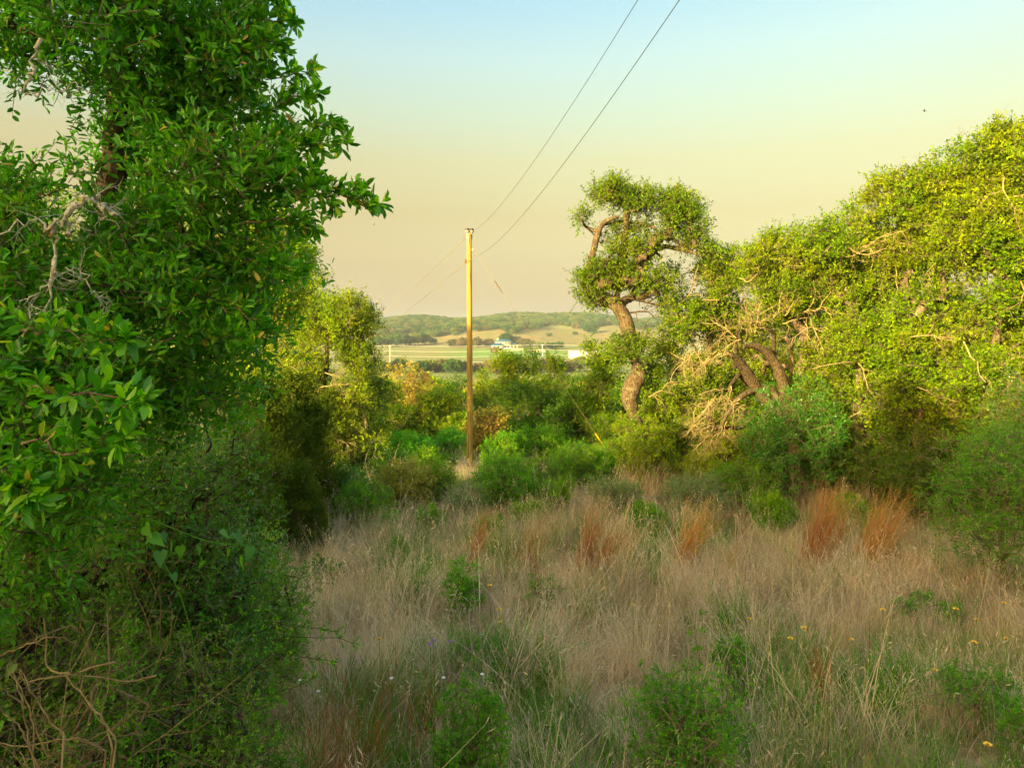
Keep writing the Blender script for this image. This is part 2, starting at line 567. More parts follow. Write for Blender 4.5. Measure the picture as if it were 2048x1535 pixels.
def foliage(acc, tw, cs, outs, rng, r=0.35, ntw=9, nl=9, L=0.08, W=0.04, oval=False, up=0.25, spread=1.0, twr=0.003, keep=None):
    C = len(cs)
    T = C * ntw
    c = np.repeat(cs, ntw, 0) + rng.normal(0, r * .22, (T, 3))
    crn = np.repeat(rng.random(C), ntw)
    d = unit(np.repeat(outs, ntw, 0) * 0.55 + rng.normal(0, .75 * spread, (T, 3)) + np.array([0, 0, up]))
    ln = r * rng.uniform(.55, 1.25, T)
    tip = c + d * ln[:, None]
    if tw is not None:
        sticks(tw, c, tip, twr, twr * .6, rng.random(T))
    t = np.clip(np.linspace(.22, 1.0, nl)[None] + rng.normal(0, .05, (T, nl)), .1, 1.03)
    p = c[:, None] + d[:, None] * (ln[:, None] * t)[..., None]
    p = p.reshape(-1, 3)
    dd = np.repeat(d, nl, 0)
    a = unit(np.cross(dd, rng.normal(size=dd.shape)))
    ld = unit(dd * rng.uniform(.25, 1.0, len(p))[:, None] + a * .85 + np.array([0, 0, .12]))
    ld, s, n = leaf_axes(ld, rng)
    rn = np.clip(.6 * rng.random(len(p)) + .45 * np.repeat(crn, nl), 0, 1)
    LL = L * rng.uniform(.65, 1.2, len(p))
    WW = W * rng.uniform(.75, 1.15, len(p))
    if keep is not None:
        keep.append((p, ld, s, n, LL, WW, rn))
        return
    add_leaves(acc, p, ld, s, n, LL, WW, rn, oval)


def spray(acc, tw, pts, rng, r=0.03, L=.07, W=.025, nper=7, side=0.12, oval=True, keep=None, rad=.006):
    """one long twig with short side shoots, leaves along all of it"""
    pts = np.array(pts, float)
    tt = np.linspace(0, 1, len(pts))
    ts = np.linspace(0, 1, 14)
    q = np.stack([np.interp(ts, tt, pts[:, i]) for i in range(3)], 1)
    q[1:-1] += rng.normal(0, .012, (12, 3))
    tube(tw, q, np.linspace(rad, .0015, 14), 5)
    dirs = unit(np.gradient(q, axis=0))
    b0, b1, bd = [], [], []
    for k in range(2, 14):
        for _ in range(3):
            d = unit(dirs[k] * .8 + unit(np.cross(dirs[k], rng.normal(size=3))) * .8 + np.array([0, 0, .15]))
            ln = side * rng.uniform(.5, 1.1) * (1.2 - k / 16)
            b0.append(q[k]); b1.append(q[k] + d * ln); bd.append(d * ln)
    b0.append(q[-2]); b1.append(q[-1]); bd.append(q[-1] - q[-2])
    b0, b1, bd = np.array(b0), np.array(b1), np.array(bd)
    sticks(tw, b0, b1, .0018, .001)
    T = len(b0)
    t = np.linspace(.15, 1.02, nper)
    p = (b0[:, None] + bd[:, None] * t[None, :, None]).reshape(-1, 3)
    d = np.repeat(unit(bd), nper, 0)
    ld = unit(d * .8 + unit(np.cross(d, rng.normal(size=d.shape))) * .75)
    ld, s, n = leaf_axes(ld, rng)
    rec = (p, ld, s, n, L * rng.uniform(.6, 1.15, len(p)), W * rng.uniform(.8, 1.1, len(p)), rng.random(len(p)))
    if keep is not None:
        keep.append(rec)
    else:
        add_leaves(acc, *rec, oval)


def tangle(acc, seeds, rng, depth=3):
    """dead branchwork: crooked branches that fork again and again. seeds = (point, direction, length, radius)"""
    todo = [(np.array(p, float), unit(np.array(d, float)), L, r, depth) for p, d, L, r in seeds]
    while todo:
        p, d, L, r, k = todo.pop()
        n = 6 if k > 1 else (5 if k == 1 else 3)
        pts = [p]
        dd = d
        for i in range(n):
            dd = unit(dd + rng.normal(0, .3, 3) + np.array([0, 0, -.02]))
            pts.append(pts[-1] + dd * L / n)
        pts = np.array(pts)
        rr = np.linspace(r, r * .45, n + 1)
        tube(acc, pts, rr, 4 if r > .012 else 3, rng.random(), cap=False)
        if k > 0:
            for j in range(1, n + 1):
                if rng.random() < .85:
                    tdir = unit(pts[min(j, n)] - pts[j - 1])
                    nd = unit(tdir * .7 + unit(np.cross(tdir, rng.normal(size=3))) * .9)
                    todo.append((pts[j], nd, L * rng.uniform(.35, .62), rr[j] * .62, k - 1))


def tree(kind, label, cat, base, trunk, blobs, leaf='oak', bark='bark', r=.38, ntw=9, nl=9, L=.085, W=.042, oval='tri', up=.25, seed=1,
         group=None, twigs=True, bare=None, bare_mat='bare', step=.3, wob=.13, rtip=.007, trunk_sides=9, spread=1.0, fine=False, bare_depth=3, rough=.06, crown_name='crown', dens=1.8, gaps=.22):
    rng = np.random.default_rng(seed)
    base = np.array(base, float)
    root = thing(kind, label, cat, tuple(base), group)
    blobs = [b_[:6] + (int(b_[6] * dens + .5),) for b_ in blobs]
    cs, outs = cluster_points(blobs, rng)
    if gaps:
        f3 = rng.normal(size=(7, 3)) * 2.1
        nz3 = sum(np.sin(cs @ f + k) for k, f in enumerate(f3))
        okg = nz3 > np.quantile(nz3, gaps)
        cs, outs = cs[okg], outs[okg]
    wood = Acc()
    tp = np.array(trunk, float)
    ts = np.linspace(0, 1, max(8, len(tp) * 4))
    tt = np.linspace(0, 1, len(tp))
    q = np.stack([np.interp(ts, tt, tp[:, i]) for i in range(4)], 1)
    for _ in range(1 if rough < .05 else 2):
        q[1:-1] = (q[:-2] + 2 * q[1:-1] + q[2:]) / 4
    tube(wood, q[:, :3], q[:, 3], trunk_sides, .5, rough)
    for pts, rad in grow([tuple(x) for x in q], cs, rng, step, wob, rtip):
        tube(wood, pts, rad, 6 if rad[0] > .03 else 4, rng.random(), .05, cap=False)
    crown, tw = Acc(), (Acc() if twigs else None)
    foliage(crown, tw, cs, outs, rng, r, ntw, nl, L, W, oval, up, spread)
    wood.build("trunk", M[bark], root, base, smooth=True)
    crown.build(crown_name, M[leaf], root, base, kind='stuff')
    if twigs:
        tw.build("twigs", M['twig'], root, base, kind='stuff')
    if bare:
        ba = Acc()
        tangle(ba, bare, rng, bare_depth)
        ba.build("bare_branches", M[bare_mat], root, base, smooth=True, kind='stuff')
    return root


def B(px, py, Y, rx, ry, rY, n):
    """a lump of crown given by its bearing, height and distance as seen from the viewpoint"""
    c = P(px, py, Y)
    return (c[0], c[1], c[2], rx / F * Y, rY, ry / F * Y, n)


def T4(px, py, Y, wpx):
    c = P(px, py, Y)
    return (c[0], c[1], c[2], wpx / 2 / F * Y)


def shrub(label, px, Y, w, h, leaf='shrub', L=.04, W=.018, n=60, seed=1, cat='shrub', name='shrub', r=.16, ntw=8, nl=8, nst=5, flat=1.0, group=None, spread=1.0, depth=.8, lift=.12, bare=0, bark='twig', up=.3, dens=2.8, sprays=(), side=.14):
    """a many stemmed bush standing on the ground: w and h in metres"""
    rng = np.random.default_rng(seed)
    n = int(n * dens)
    x = (px - 1024) / F * Y
    z = float(g(x, Y))
    base = np.array([x, Y, z])
    root = thing(name, label, cat, tuple(base), group)
    blobs = [(x, Y, z + h * (.5 + lift / 2), w / 2 * .9, w / 2 * depth, h * .42 * flat, int(n * .5))]
    for k in range(5):
        a = rng.uniform(0, 2 * math.pi)
        q = rng.uniform(.3, .62)
        blobs.append((x + math.cos(a) * w / 2 * q, Y + math.sin(a) * w / 2 * q * depth, z + h * rng.uniform(.35, .78), w * .2, w * .2 * depth, h * .24, n // 10))
    cs, outs = cluster_points(blobs, rng)
    cs[:, 2] = np.maximum(cs[:, 2], z + .06)
    wood, crown, tw = Acc(), Acc(), Acc()
    for k in range(nst):
        a = 2 * math.pi * k / nst + rng.uniform(-.4, .4)
        sel = cs[k::nst]
        if len(sel) == 0:
            continue
        m = sel.mean(0)
        tr = [(x + .04 * math.cos(a), Y + .04 * math.sin(a), z - .08, .014 + .006 * h), (*(base * .6 + m * .4), .012 + .004 * h), (*m, .008)]
        tube(wood, [t[:3] for t in tr], [t[3] for t in tr], 6)
        for pts, rad in grow([tr[0], tuple((np.array(tr[0]) + np.array(tr[1])) / 2), tr[1], tr[2]], sel, rng, .12, .15, .0035):
            tube(wood, pts, rad, 4, rng.random(), cap=False)
    foliage(crown, tw, cs, outs, rng, r, ntw, nl, L, W, 'tri' if Y > 8 else False, up, spread, .0018)
    for sp_ in sprays:
        spray(crown, wood, [base + [0, 0, .02]] + [P(*q) for q in sp_], rng, L=L * 1.05, W=W, nper=7, side=side, oval=False, rad=.005)
    wood.build("stems", M[bark], root, base)
    crown.build("foliage", M[leaf], root, base, kind='stuff')
    tw.build("twigs", M['twig'], root, base, kind='stuff')
    if bare:
        ba = Acc()
        sd = [(c, unit(c - base) + rng.normal(0, .3, 3), h * .3, .0045) for c in cs[rng.integers(0, len(cs), bare)]]
        tangle(ba, sd, rng, 1)
        ba.build("bare_twigs", M['cane' if Y < 8 else 'bare'], root, base, kind='stuff')
    return root


# ------------------------------------------------------------------ ground
def spaced(lo, hi, fine, growth):
    v = [0.0]
    s = fine
    while v[-1] < hi:
        v.append(v[-1] + s)
        s = min(s * growth, 90)
    u = [0.0]
    s = fine
    while u[-1] > lo:
        u.append(u[-1] - s)
        s = min(s * growth, 90)
    return np.array(sorted(set(u + v)))


xs = spaced(-2200, 2200, .3, 1.045)
ys = spaced(-390, 3900, .3, 1.03)
X, Yg = np.meshgrid(xs, ys)
Z = g(X, Yg)
nx, ny = len(xs), len(ys)
ii = (np.arange(ny - 1)[:, None] * nx + np.arange(nx - 1)[None]).ravel()
ga = Acc()
ga.add(np.stack([X, Yg, Z], -1).reshape(-1, 3), np.stack([ii, ii + 1, ii + nx + 1, ii + nx], -1), .5)

m, t, out = new_mat("ground_earth")
b = t.nodes.new("ShaderNodeBsdfPrincipled")
b.inputs["Roughness"].default_value = 0.95
b.inputs["Specular IOR Level"].default_value = 0.05
geo = t.nodes.new("ShaderNodeNewGeometry")
sp = t.nodes.new("ShaderNodeSeparateXYZ")
t.links.new(geo.outputs["Position"], sp.inputs[0])


def mrange(val, a, bb):
    n = t.nodes.new("ShaderNodeMapRange")
    n.interpolation_type = 'SMOOTHSTEP'
    n.inputs["From Min"].default_value = a
    n.inputs["From Max"].default_value = bb
    t.links.new(val, n.inputs["Value"])
    return n.outputs[0]


def mixc(f, c1, c2):
    n = t.nodes.new("ShaderNodeMixRGB")
    for i, c in ((0, f), (1, c1), (2, c2)):
        if isinstance(c, tuple):
            n.inputs[i].default_value = (*c, 1)
        elif isinstance(c, float):
            n.inputs[i].default_value = c
        else:
            t.links.new(c, n.inputs[i])
    return n.outputs[0]


def mul(a, bb):
    n = t.nodes.new("ShaderNodeMath")
    n.operation = 'MULTIPLY'
    t.links.new(a, n.inputs[0])
    t.links.new(bb, n.inputs[1])
    return n.outputs[0]


n1 = noise(t, 2.2, 6, "World")
n2 = noise(t, 14, 5, "World")
near = t.nodes.new("ShaderNodeValToRGB")
set_ramp(near, [(.16, .12, .06), (.38, .28, .16), (.18, .2, .05)], [.35, .5, .68])
t.links.new(n1.outputs["Fac"], near.inputs[0])
n3 = noise(t, .022, 5, "World", .6)
n4 = noise(t, .12, 6, "World", .7)
field = t.nodes.new("ShaderNodeValToRGB")
set_ramp(field, [(.16, .22, .05), (.24, .26, .075), (.28, .25, .09), (.17, .23, .055)], [.3, .45, .58, .7])
t.links.new(n3.outputs["Fac"], field.inputs[0])
fld2 = mixc(mrange(n4.outputs["Fac"], .45, .75), field.outputs[0], (.22, .19, .08))
# the mown lawn below the house
lawn_n = t.nodes.new("ShaderNodeMath")
lawn_n.operation = 'MULTIPLY_ADD'
t.links.new(n4.outputs["Fac"], lawn_n.inputs[0])
lawn_n.inputs[1].default_value = 60
t.links.new(sp.outputs["X"], lawn_n.inputs[2])
lm = mul(mul(mrange(lawn_n.outputs[0], -20, 10), mrange(lawn_n.outputs[0], 80, 55)), mul(mrange(sp.outputs["Y"], 405, 440), mrange(sp.outputs["Y"], 548, 530)))
fld3 = mixc(lm, fld2, (.17, .30, .05))
# rust brown grass on the slope above the house
hm = mul(mrange(sp.outputs["Y"], 565, 600), mrange(sp.outputs["Y"], 800, 760))
hillc = mixc(mrange(n4.outputs["Fac"], .4, .6), (.32, .22, .085), (.17, .19, .06))
fld4 = mixc(hm, fld3, hillc)
far_f = mrange(sp.outputs["Y"], 60, 190)
t.links.new(mixc(far_f, near.outputs[0], fld4), b.inputs["Base Color"])
bp = t.nodes.new("ShaderNodeBump")
bp.inputs["Strength"].default_value = .6
bp.inputs["Distance"].default_value = .05
t.links.new(n2.outputs["Fac"], bp.inputs["Height"])
t.links.new(bp.outputs[0], b.inputs["Normal"])
t.links.new(b.outputs[0], out.inputs["Surface"])
ground = ga.build("ground", m, smooth=True)
ground["kind"] = "structure"

# ------------------------------------------------------------------ haze
m, t, out = new_mat("haze_air")
pv = t.nodes.new("ShaderNodeVolumePrincipled")
pv.inputs["Color"].default_value = (.80, .90, 1.0, 1)
pv.inputs["Density"].default_value = 0.00022
pv.inputs["Anisotropy"].default_value = 0.0
t.links.new(pv.outputs[0], out.inputs["Volume"])
HAZE = True
if HAZE:
    ha = Acc()
    box(ha, (0, 1700, 27), (4600, 4420, 84))
    hz = ha.build("haze", m)
    hz["kind"] = "stuff"


# ------------------------------------------------------------------ far trees on the hill and in the valley
def far_proto(name, leaf, seed, w=4.2, h=6.5, n=46, L=.75):
    rng = np.random.default_rng(seed)
    a = Acc()
    blobs = [(0, 0, h * .58, w * .8, w * .8, h * .33, n)]
    for k in range(6):
        an = rng.uniform(0, 6.28)
        q = rng.uniform(.35, .65)
        blobs.append((math.cos(an) * w * q, math.sin(an) * w * q, h * rng.uniform(.35, .72), w * .42, w * .42, h * .2, n // 5))
    cs, outs = cluster_points(blobs, rng)
    cs[:, 2] = np.maximum(cs[:, 2], .7)
    foliage(a, None, cs, outs, rng, .95, 5, 7, L, L * .6, 'tri')
    tube(a, [(0, 0, -1), (.1, 0, h * .3), (0, .1, h * .6)], [.28, .22, .1], 5, 0.0)
    return a.mesh(name, M[leaf])


FAR = [far_proto("far_oak", 'far', 100 + i, w=random.uniform(3.8, 5.0), h=random.uniform(5.2, 7.2)) for i in range(5)]
FARB = [far_proto("far_brown_oak", 'far_brown', 120 + i, w=random.uniform(3.8, 4.8), h=random.uniform(4.6, 6.2)) for i in range(3)]


def far_tree(x, y, s, mesh, label, group=None, far_scale=1.0):
    o = bpy.data.objects.new("oak_tree", mesh)
    COL.objects.link(o)
    o.location = (x, y, float(g(x, y)) - .2)
    o.rotation_euler = (0, 0, random.uniform(0, 6.28))
    s *= far_scale
    o.scale = (s * random.uniform(.9, 1.15), s * random.uniform(.9, 1.15), s * random.uniform(.85, 1.1))
    return tag(o, label, "tree", group)


def hill_wood(px, py, Y):
    """is this spot of the far hill wooded in the photograph?"""
    edge = 664 + 4 * math.sin(px / 23) + 3 * math.sin(px / 9.0 + 1)
    if px > 1040:
        edge = 655 + 5 * math.sin(px / 17 + 2)
    if px < 900:
        edge = 671 + 4 * math.sin(px / 15)
    return py < edge


hill = []
rr = random.Random(5)
for _ in range(9000):
    Y = rr.uniform(640, 1080)
    x = rr.uniform(-.62 * Y, .62 * Y)
    px = 1024 + x / Y * F
    py = HZ - (float(g(x, Y)) - CZ) / Y * F
    if hill_wood(px, py, Y) and all((x - q[0]) ** 2 + (Y - q[1]) ** 2 > 46 for q in hill[-900:]):
        hill.append((x, Y, px))
vis = sorted([h for h in hill if 735 < h[2] < 1235], key=lambda h: h[1])[:230]
vs = set(vis)
for (x, y, px) in vis:
    far_tree(x, y, rr.uniform(.75, 1.15), rr.choice(FAR if rr.random() < .8 else FARB), "round green oak among those covering the distant ridge", "oaks covering the distant ridge")
rest = [h for h in hill if h not in vs]
for _ in range(30):
    pass
# the remaining woodland, one mass of instanced crowns


def gn_instances(name, pts, scl, rot, meshes, kind="stuff"):
    """one object whose geometry nodes set alike pieces on its points"""
    src = bpy.data.collections.new(name + "_source")
    for i, me in enumerate(meshes):
        so = bpy.data.objects.new(name + "_piece", me)
        src.objects.link(so)
    me = bpy.data.meshes.new(name)
    me.vertices.add(len(pts))
    me.vertices.foreach_set("co", np.asarray(pts, np.float32).ravel())
    a = me.attributes.new("scl", 'FLOAT_VECTOR', 'POINT')
    a.data.foreach_set("vector", np.asarray(scl, np.float32).ravel())
    a = me.attributes.new("rot", 'FLOAT_VECTOR', 'POINT')
    a.data.foreach_set("vector", np.asarray(rot, np.float32).ravel())
    a = me.attributes.new("idx", 'INT', 'POINT')
    a.data.foreach_set("value", RNG.integers(0, len(meshes), len(pts)).astype(np.int32))
    o = bpy.data.objects.new(name, me)
    COL.objects.link(o)
    o["kind"] = kind
    ng = bpy.data.node_groups.new(name + "_nodes", 'GeometryNodeTree')
    ng.interface.new_socket("Geometry", in_out='INPUT', socket_type='NodeSocketGeometry')
    ng.interface.new_socket("Geometry", in_out='OUTPUT', socket_type='NodeSocketGeometry')
    gi = ng.nodes.new("NodeGroupInput")
    go = ng.nodes.new("NodeGroupOutput")
    ip = ng.nodes.new("GeometryNodeInstanceOnPoints")
    ci = ng.nodes.new("GeometryNodeCollectionInfo")
    ci.inputs["Collection"].default_value = src
    ci.inputs["Separate Children"].default_value = True
    ci.inputs["Reset Children"].default_value = True
    ip.inputs["Pick Instance"].default_value = True

    def attr(nm, typ):
        n = ng.nodes.new("GeometryNodeInputNamedAttribute")
        n.data_type = typ
        n.inputs["Name"].default_value = nm
        return n.outputs["Attribute"]
    ng.links.new(gi.outputs[0], ip.inputs["Points"])
    ng.links.new(ci.outputs[0], ip.inputs["Instance"])
    ng.links.new(attr("idx", 'INT'), ip.inputs["Instance Index"])
    e2r = ng.nodes.new("FunctionNodeEulerToRotation")
    ng.links.new(attr("rot", 'FLOAT_VECTOR'), e2r.inputs[0])
    ng.links.new(e2r.outputs[0], ip.inputs["Rotation"])
    ng.links.new(attr("scl", 'FLOAT_VECTOR'), ip.inputs["Scale"])
    ng.links.new(ip.outputs[0], go.inputs[0])
    md = o.modifiers.new("scatter", 'NODES')
    md.node_group = ng
    return o


pts = np.array([(x, y, float(g(x, y)) - .2) for x, y, _ in rest])
sc_ = np.random.default_rng(3).uniform(.75, 1.15, (len(pts), 1)) * np.ones((1, 3))
rt = np.zeros((len(pts), 3))
rt[:, 2] = np.random.default_rng(4).uniform(0, 6.28, len(pts))
gn_instances("ridge_woodland", pts, sc_, rt, FAR + FARB[:1])


def at_far(px, Y):
    return (px - 1024) / F * Y, Y


lower = [  # px, distance, scale, brown?, label
    (752, 560, 1.0, 0, "leftmost low green oak of the thicket left of the far house"),
    (772, 575, .9, 0, "small green oak second from left in the thicket left of the far house"),
    (792, 570, 1.05, 0, "green oak in the middle of the thicket left of the far house"),
    (812, 580, 1.0, 0, "fourth oak from left in the thicket left of the far house"),
    (830, 590, 1.0, 0, "fifth oak from left in the thicket left of the far house"),
    (850, 600, .95, 0, "last dark oak at the right end of the thicket left of the far house"),
    (868, 610, .6, 0, "small lone dark bush on the tan slope left of the pole"),
    (908, 565, 1.15, 1, "broad grey brown oak just left of the wooden pole by the lawn"),
    (925, 555, 1.0, 1, "grey brown oak half hidden behind the wooden pole"),
    (955, 560, 1.05, 1, "grey brown oak right of the pole beside the lawn"),
    (975, 570, 1.05, 1, "grey brown oak against the left end of the blue roofed house"),
    (1012, 585, 1.25, 0, "tall dark oak rising behind the blue roofed house"),
    (1034, 590, 1.1, 1, "brown oak behind the right end of the blue roofed house"),
    (1052, 570, 1.15, 1, "brownish oak right of the blue roofed house"),
    (992, 480, .72, 1, "round grey green oak standing alone on the lawn before the house"),
    (1056, 470, .62, 0, "small upright green tree on the lawn right of the house"),
    (1082, 520, .7, 0, "low green bush left of the white metal pole on the far field"),
    (1100, 530, .75, 0, "low green bush behind the white metal pole on the far field"),
    (1118, 540, .75, 0, "low green bush between the white pole and the white shed"),
    (1098, 660, .55, 0, "small dark bush alone on the brown slope"),
    (1182, 700, 1.25, 0, "big rounded green tree at the right end of the brown slope"),
    (1150, 690, .5, 0, "small pale bush on the right part of the brown slope"),
]
for px, Y, s, br, lab in lower:
    x, y = at_far(px, Y)
    far_tree(x, y, s, (FARB if br else FAR)[px % 3], lab, None, 1.5 if px < 860 else 1.25)
hedge = [(838, .75, 0), (856, .85, 0), (872, .8, 1), (890, .85, 1), (905, .8, 0), (922, .85, 1), (960, .8, 1), (976, .9, 1), (992, .95, 1), (1008, .9, 1), (1026, 1.0, 0), (1046, 1.05, 1),
         (1064, .9, 0), (1084, .8, 1), (800, .8, 0), (780, .75, 1), (760, .8, 0), (1110, .9, 0), (1135, .9, 1), (1160, .9, 0), (740, .9, 0), (720, .9, 1), (1190, 1.0, 0)]
for k, (px, s, br) in enumerate(hedge):
    Y = 262 + (k % 4) * 5
    x, y = at_far(px, Y)
    far_tree(x, y, s * 1.0, (FARB if br else FAR)[k % 3], "dusky tree of the hedgerow along the near edge of the far field", "trees of the far hedgerow")

# ------------------------------------------------------------------ the far house, shed, walls, poles
M['stucco'] = flat_mat("cream_stucco", (.72, .60, .40), c2=(.66, .54, .36))
M['blue_roof'] = flat_mat("blue_metal_roof", (.015, .10, .16), .6, c2=(.02, .13, .20), scale=.6)
M['dark_glass'] = flat_mat("dark_window_glass", (.03, .04, .05), .15)
M['white'] = flat_mat("white_paint", (.62, .58, .52), .6, c2=(.54, .51, .46))
M['stone'] = flat_mat("pale_stone", (.55, .44, .3), .9, c2=(.42, .34, .24), scale=1.2)
M['metal'] = flat_mat("galvanised_metal", (.55, .55, .52), .45, metal=.3)
M['wood_far'] = flat_mat("weathered_pole", (.2, .15, .1), .9)

HY = 545.0
hx = (1006 - 1024) / F * HY
hz0 = float(g(hx, HY)) - .4
house = thing("ranch_house", "cream two storey house with blue hipped roofs on the far hillside", "house", (hx, HY, hz0))


def hip(acc, cx, cy, z0, lx, ly, h, ridge):
    v = [(cx - lx / 2, cy - ly / 2, z0), (cx + lx / 2, cy - ly / 2, z0), (cx + lx / 2, cy + ly / 2, z0), (cx - lx / 2, cy + ly / 2, z0),
         (cx - ridge / 2, cy, z0 + h), (cx + ridge / 2, cy, z0 + h)]
    acc.add(v, [[0, 1, 5, 4], [2, 3, 4, 5]])
    acc.add(v, [[1, 2, 5], [3, 0, 4]])
    acc.add(v, [[3, 2, 1, 0]])
    box(acc, (cx, cy, z0 - .13), (lx, ly, .22))


a = Acc()
box(a, (0, 1, 2.9), (11.5, 8, 5.8))
a.build("upper_wall", M['stucco'], house)
a = Acc()
hip(a, .5, 1, 5.95, 13.5, 9.5, 1.7, 5.5)
rf = a.build("upper_roof", M['blue_roof'], house)
a = Acc()
box(a, (-3.9, -.2, 7.1), (1.7, 1.2, 2.6))
a.build("chimney", M['stucco'], rf)
a = Acc()
box(a, (-4.2, -5, 1.45), (8.5, 6, 2.9))
a.build("lower_wall", M['white'], house)
a = Acc()
hip(a, -4.2, -5, 3.05, 11, 7.6, 1.7, 3.5)
a.build("lower_roof", M['blue_roof'], house)
a = Acc()
hip(a, 8.3, -1, 3.6, 6.5, 6.5, .9, 2.5)
a.build("porch_roof", M['blue_roof'], house)
for xx in (5.6, 8.2, 10.9):
    a = Acc()
    box(a, (xx, -3.8, 1.7), (.4, .4, 3.4))
    a.build("porch_post", M['white'], house)
a = Acc()
box(a, (4.2, -6.2, .6), (7, 2.2, 1.2))
a.build("terrace", M['white'], house)
for (xx, yy, zz, w_, h_) in ((-6.5, -8, 1.5, 1.5, 1.6), (-3.5, -8, 1.5, 1.5, 1.6), (1.4, -3, 1.6, 1.6, 2.4), (4.0, -3, 1.6, 1.4, 2.2), (2.2, -3, 4.6, 1.2, 1.1), (4.4, -3, 4.6, 1.2, 1.1), (-1.5, -3, 4.8, 1.0, .9)):
    a = Acc()
    box(a, (xx, yy - .03, zz), (w_ + .25, .12, h_ + .25))
    wn = a.build("window", M['white'], house)
    a = Acc()
    box(a, (xx, yy - .08, zz), (w_, .1, h_))
    a.build("pane", M['dark_glass'], wn)

SX, SY = at_far(1168, 420)
sz0 = float(g(SX, SY))
shed = thing("storage_shed", "white curved roof shed half hidden by trees right of the far house", "shed", (SX, SY, sz0))
a = Acc()
ang = np.linspace(0, math.pi, 15)
prof = np.stack([np.cos(ang) * 4.2, 2.2 + np.sin(ang) * 2.4], 1)
v = [(xx, p[0], p[1]) for xx in (-9, 9) for p in prof]
a.add(v, [[i, i + 1, i + 16, i + 15] for i in range(14)])
a.build("curved_roof", M['white'], shed)
a = Acc()
for yy in (-4.15, 4.15):
    box(a, (0, yy, .9), (17.9, .1, 2.6))
for xx in (-8.9, 8.9):
    a.add([(xx, p[0], p[1]) for p in prof], [list(range(15))])
    box(a, (xx, 0, .9), (.1, 8.3, 2.6))
a.build("wall", M['white'], shed)
a = Acc()
box(a, (-9.0, 0, 1.1), (.15, 2.6, 2.4))
a.build("door", M['metal'], shed)
box_a = Acc()
for px0, px1, Y, h, lab in ((1066, 1128, 575, 1.6, "long low pale stone wall at the foot of the brown slope"), (1022, 1046, 525, 1.3, "short cream retaining wall beside the house terrace"), (1064, 1092, 500, 1.5, "pinkish dirt bank left of the white metal pole built as a low wall")):
    x0, _ = at_far(px0, Y)
    x1, _ = at_far(px1, Y)
    z = float(g((x0 + x1) / 2, Y))
    w_ = thing("stone_wall", lab, "wall", ((x0 + x1) / 2, Y, z))  # the pinkish one stands for a dirt bank, built like the walls
    a = Acc()
    nseg = 14
    for k in range(nseg):
        xx = -(x1 - x0) / 2 + (k + .5) * (x1 - x0) / nseg
        box(a, (xx, random.uniform(-.2, .2), h / 2 - .4), ((x1 - x0) / nseg * .96, .7, h + .8 + random.uniform(-.2, .2)), random.random())
    a.build("stonework", M['stone'], w_, kind='stuff')
    a = Acc()
    box(a, (0, 0, h + .12), (x1 - x0, .95, .16))
    a.build("coping", M['stone'], w_)


def far_pole(px, py_top, Y, label, mat, r=.16):
    x, y = at_far(px, Y)
    z0 = float(g(x, y))
    zt = CZ + (HZ - py_top) / F * Y
    o = thing("utility_pole", label, "pole", (x, y, z0))
    a = Acc()
    tube(a, [(0, 0, -.5), (0, 0, (zt - z0) / 2), (0, 0, zt - z0)], [r, r * .85, r * .7], 8)
    a.build("shaft", mat, o, smooth=True)
    a = Acc()
    box(a, (0, 0, zt - z0 - .5), (1.4, .14, .14))
    a.build("cross_arm", mat, o)
    for k in (-.6, 0, .6):
        a = Acc()
        tube(a, [(k, 0, zt - z0 - .45), (k, 0, zt - z0 - .2)], [.07, .05], 6)
        a.build("insulator", M['metal'], o)
    return np.array([x, y, zt - .15])


M['wire'] = flat_mat("old_wire", (.34, .26, .11), .6)
M['wire_dark'] = flat_mat("dark_wire", (.06, .07, .03), .5)
M['wire_far'] = flat_mat("bright_far_wire", (.75, .72, .66), .5)
fp0 = far_pole(780, 690, 290, "white metal utility pole at left edge of the far field", M['metal'], .2)
fp1 = far_pole(1085, 688, 300, "white metal utility pole right of the wooden pole in the far field", M['metal'], .2)
far_pole(771, 692, 420, "thin brown pole just left of the white pole on the far field", M['wood_far'], .2)
far_pole(951, 692, 430, "thin brown pole behind the wooden pole near the far lawn", M['wood_far'], .2)
far_pole(620, 690, 285, "white metal utility pole hidden behind the left oaks", M['metal'], .2)
far_pole(1400, 690, 310, "white metal utility pole hidden behind the right oaks", M['metal'], .2)
for k, dz in enumerate((0, -2.2, -4.3, -6.6)):
    a = Acc()
    nodes = [np.array([(620 - 1024) / F * 285, 285, fp0[2] + .2 + dz]), fp0 + [0, 0, dz], fp1 + [0, 0, dz], np.array([(1400 - 1024) / F * 310, 310, fp1[2] + dz])]
    pl = []
    for q0, q1 in zip(nodes[:-1], nodes[1:]):
        s_ = np.linspace(0, 1, 12)[:, None]
        seg = q0 + (q1 - q0) * s_
        seg[:, 2] -= (4 * s_ * (1 - s_) * .55)[:, 0]
        pl.append(seg if not pl else seg[1:])
    tube(a, np.concatenate(pl), .055, 4)
    o = a.build("power_line", M['wire_far'])
    tag(o, ["topmost of the pale wires strung between the white far poles", "second pale wire from the top between the white far poles",
            "third pale wire from the top between the white far poles", "lowest pale wire between the white far poles"][k], "wire")

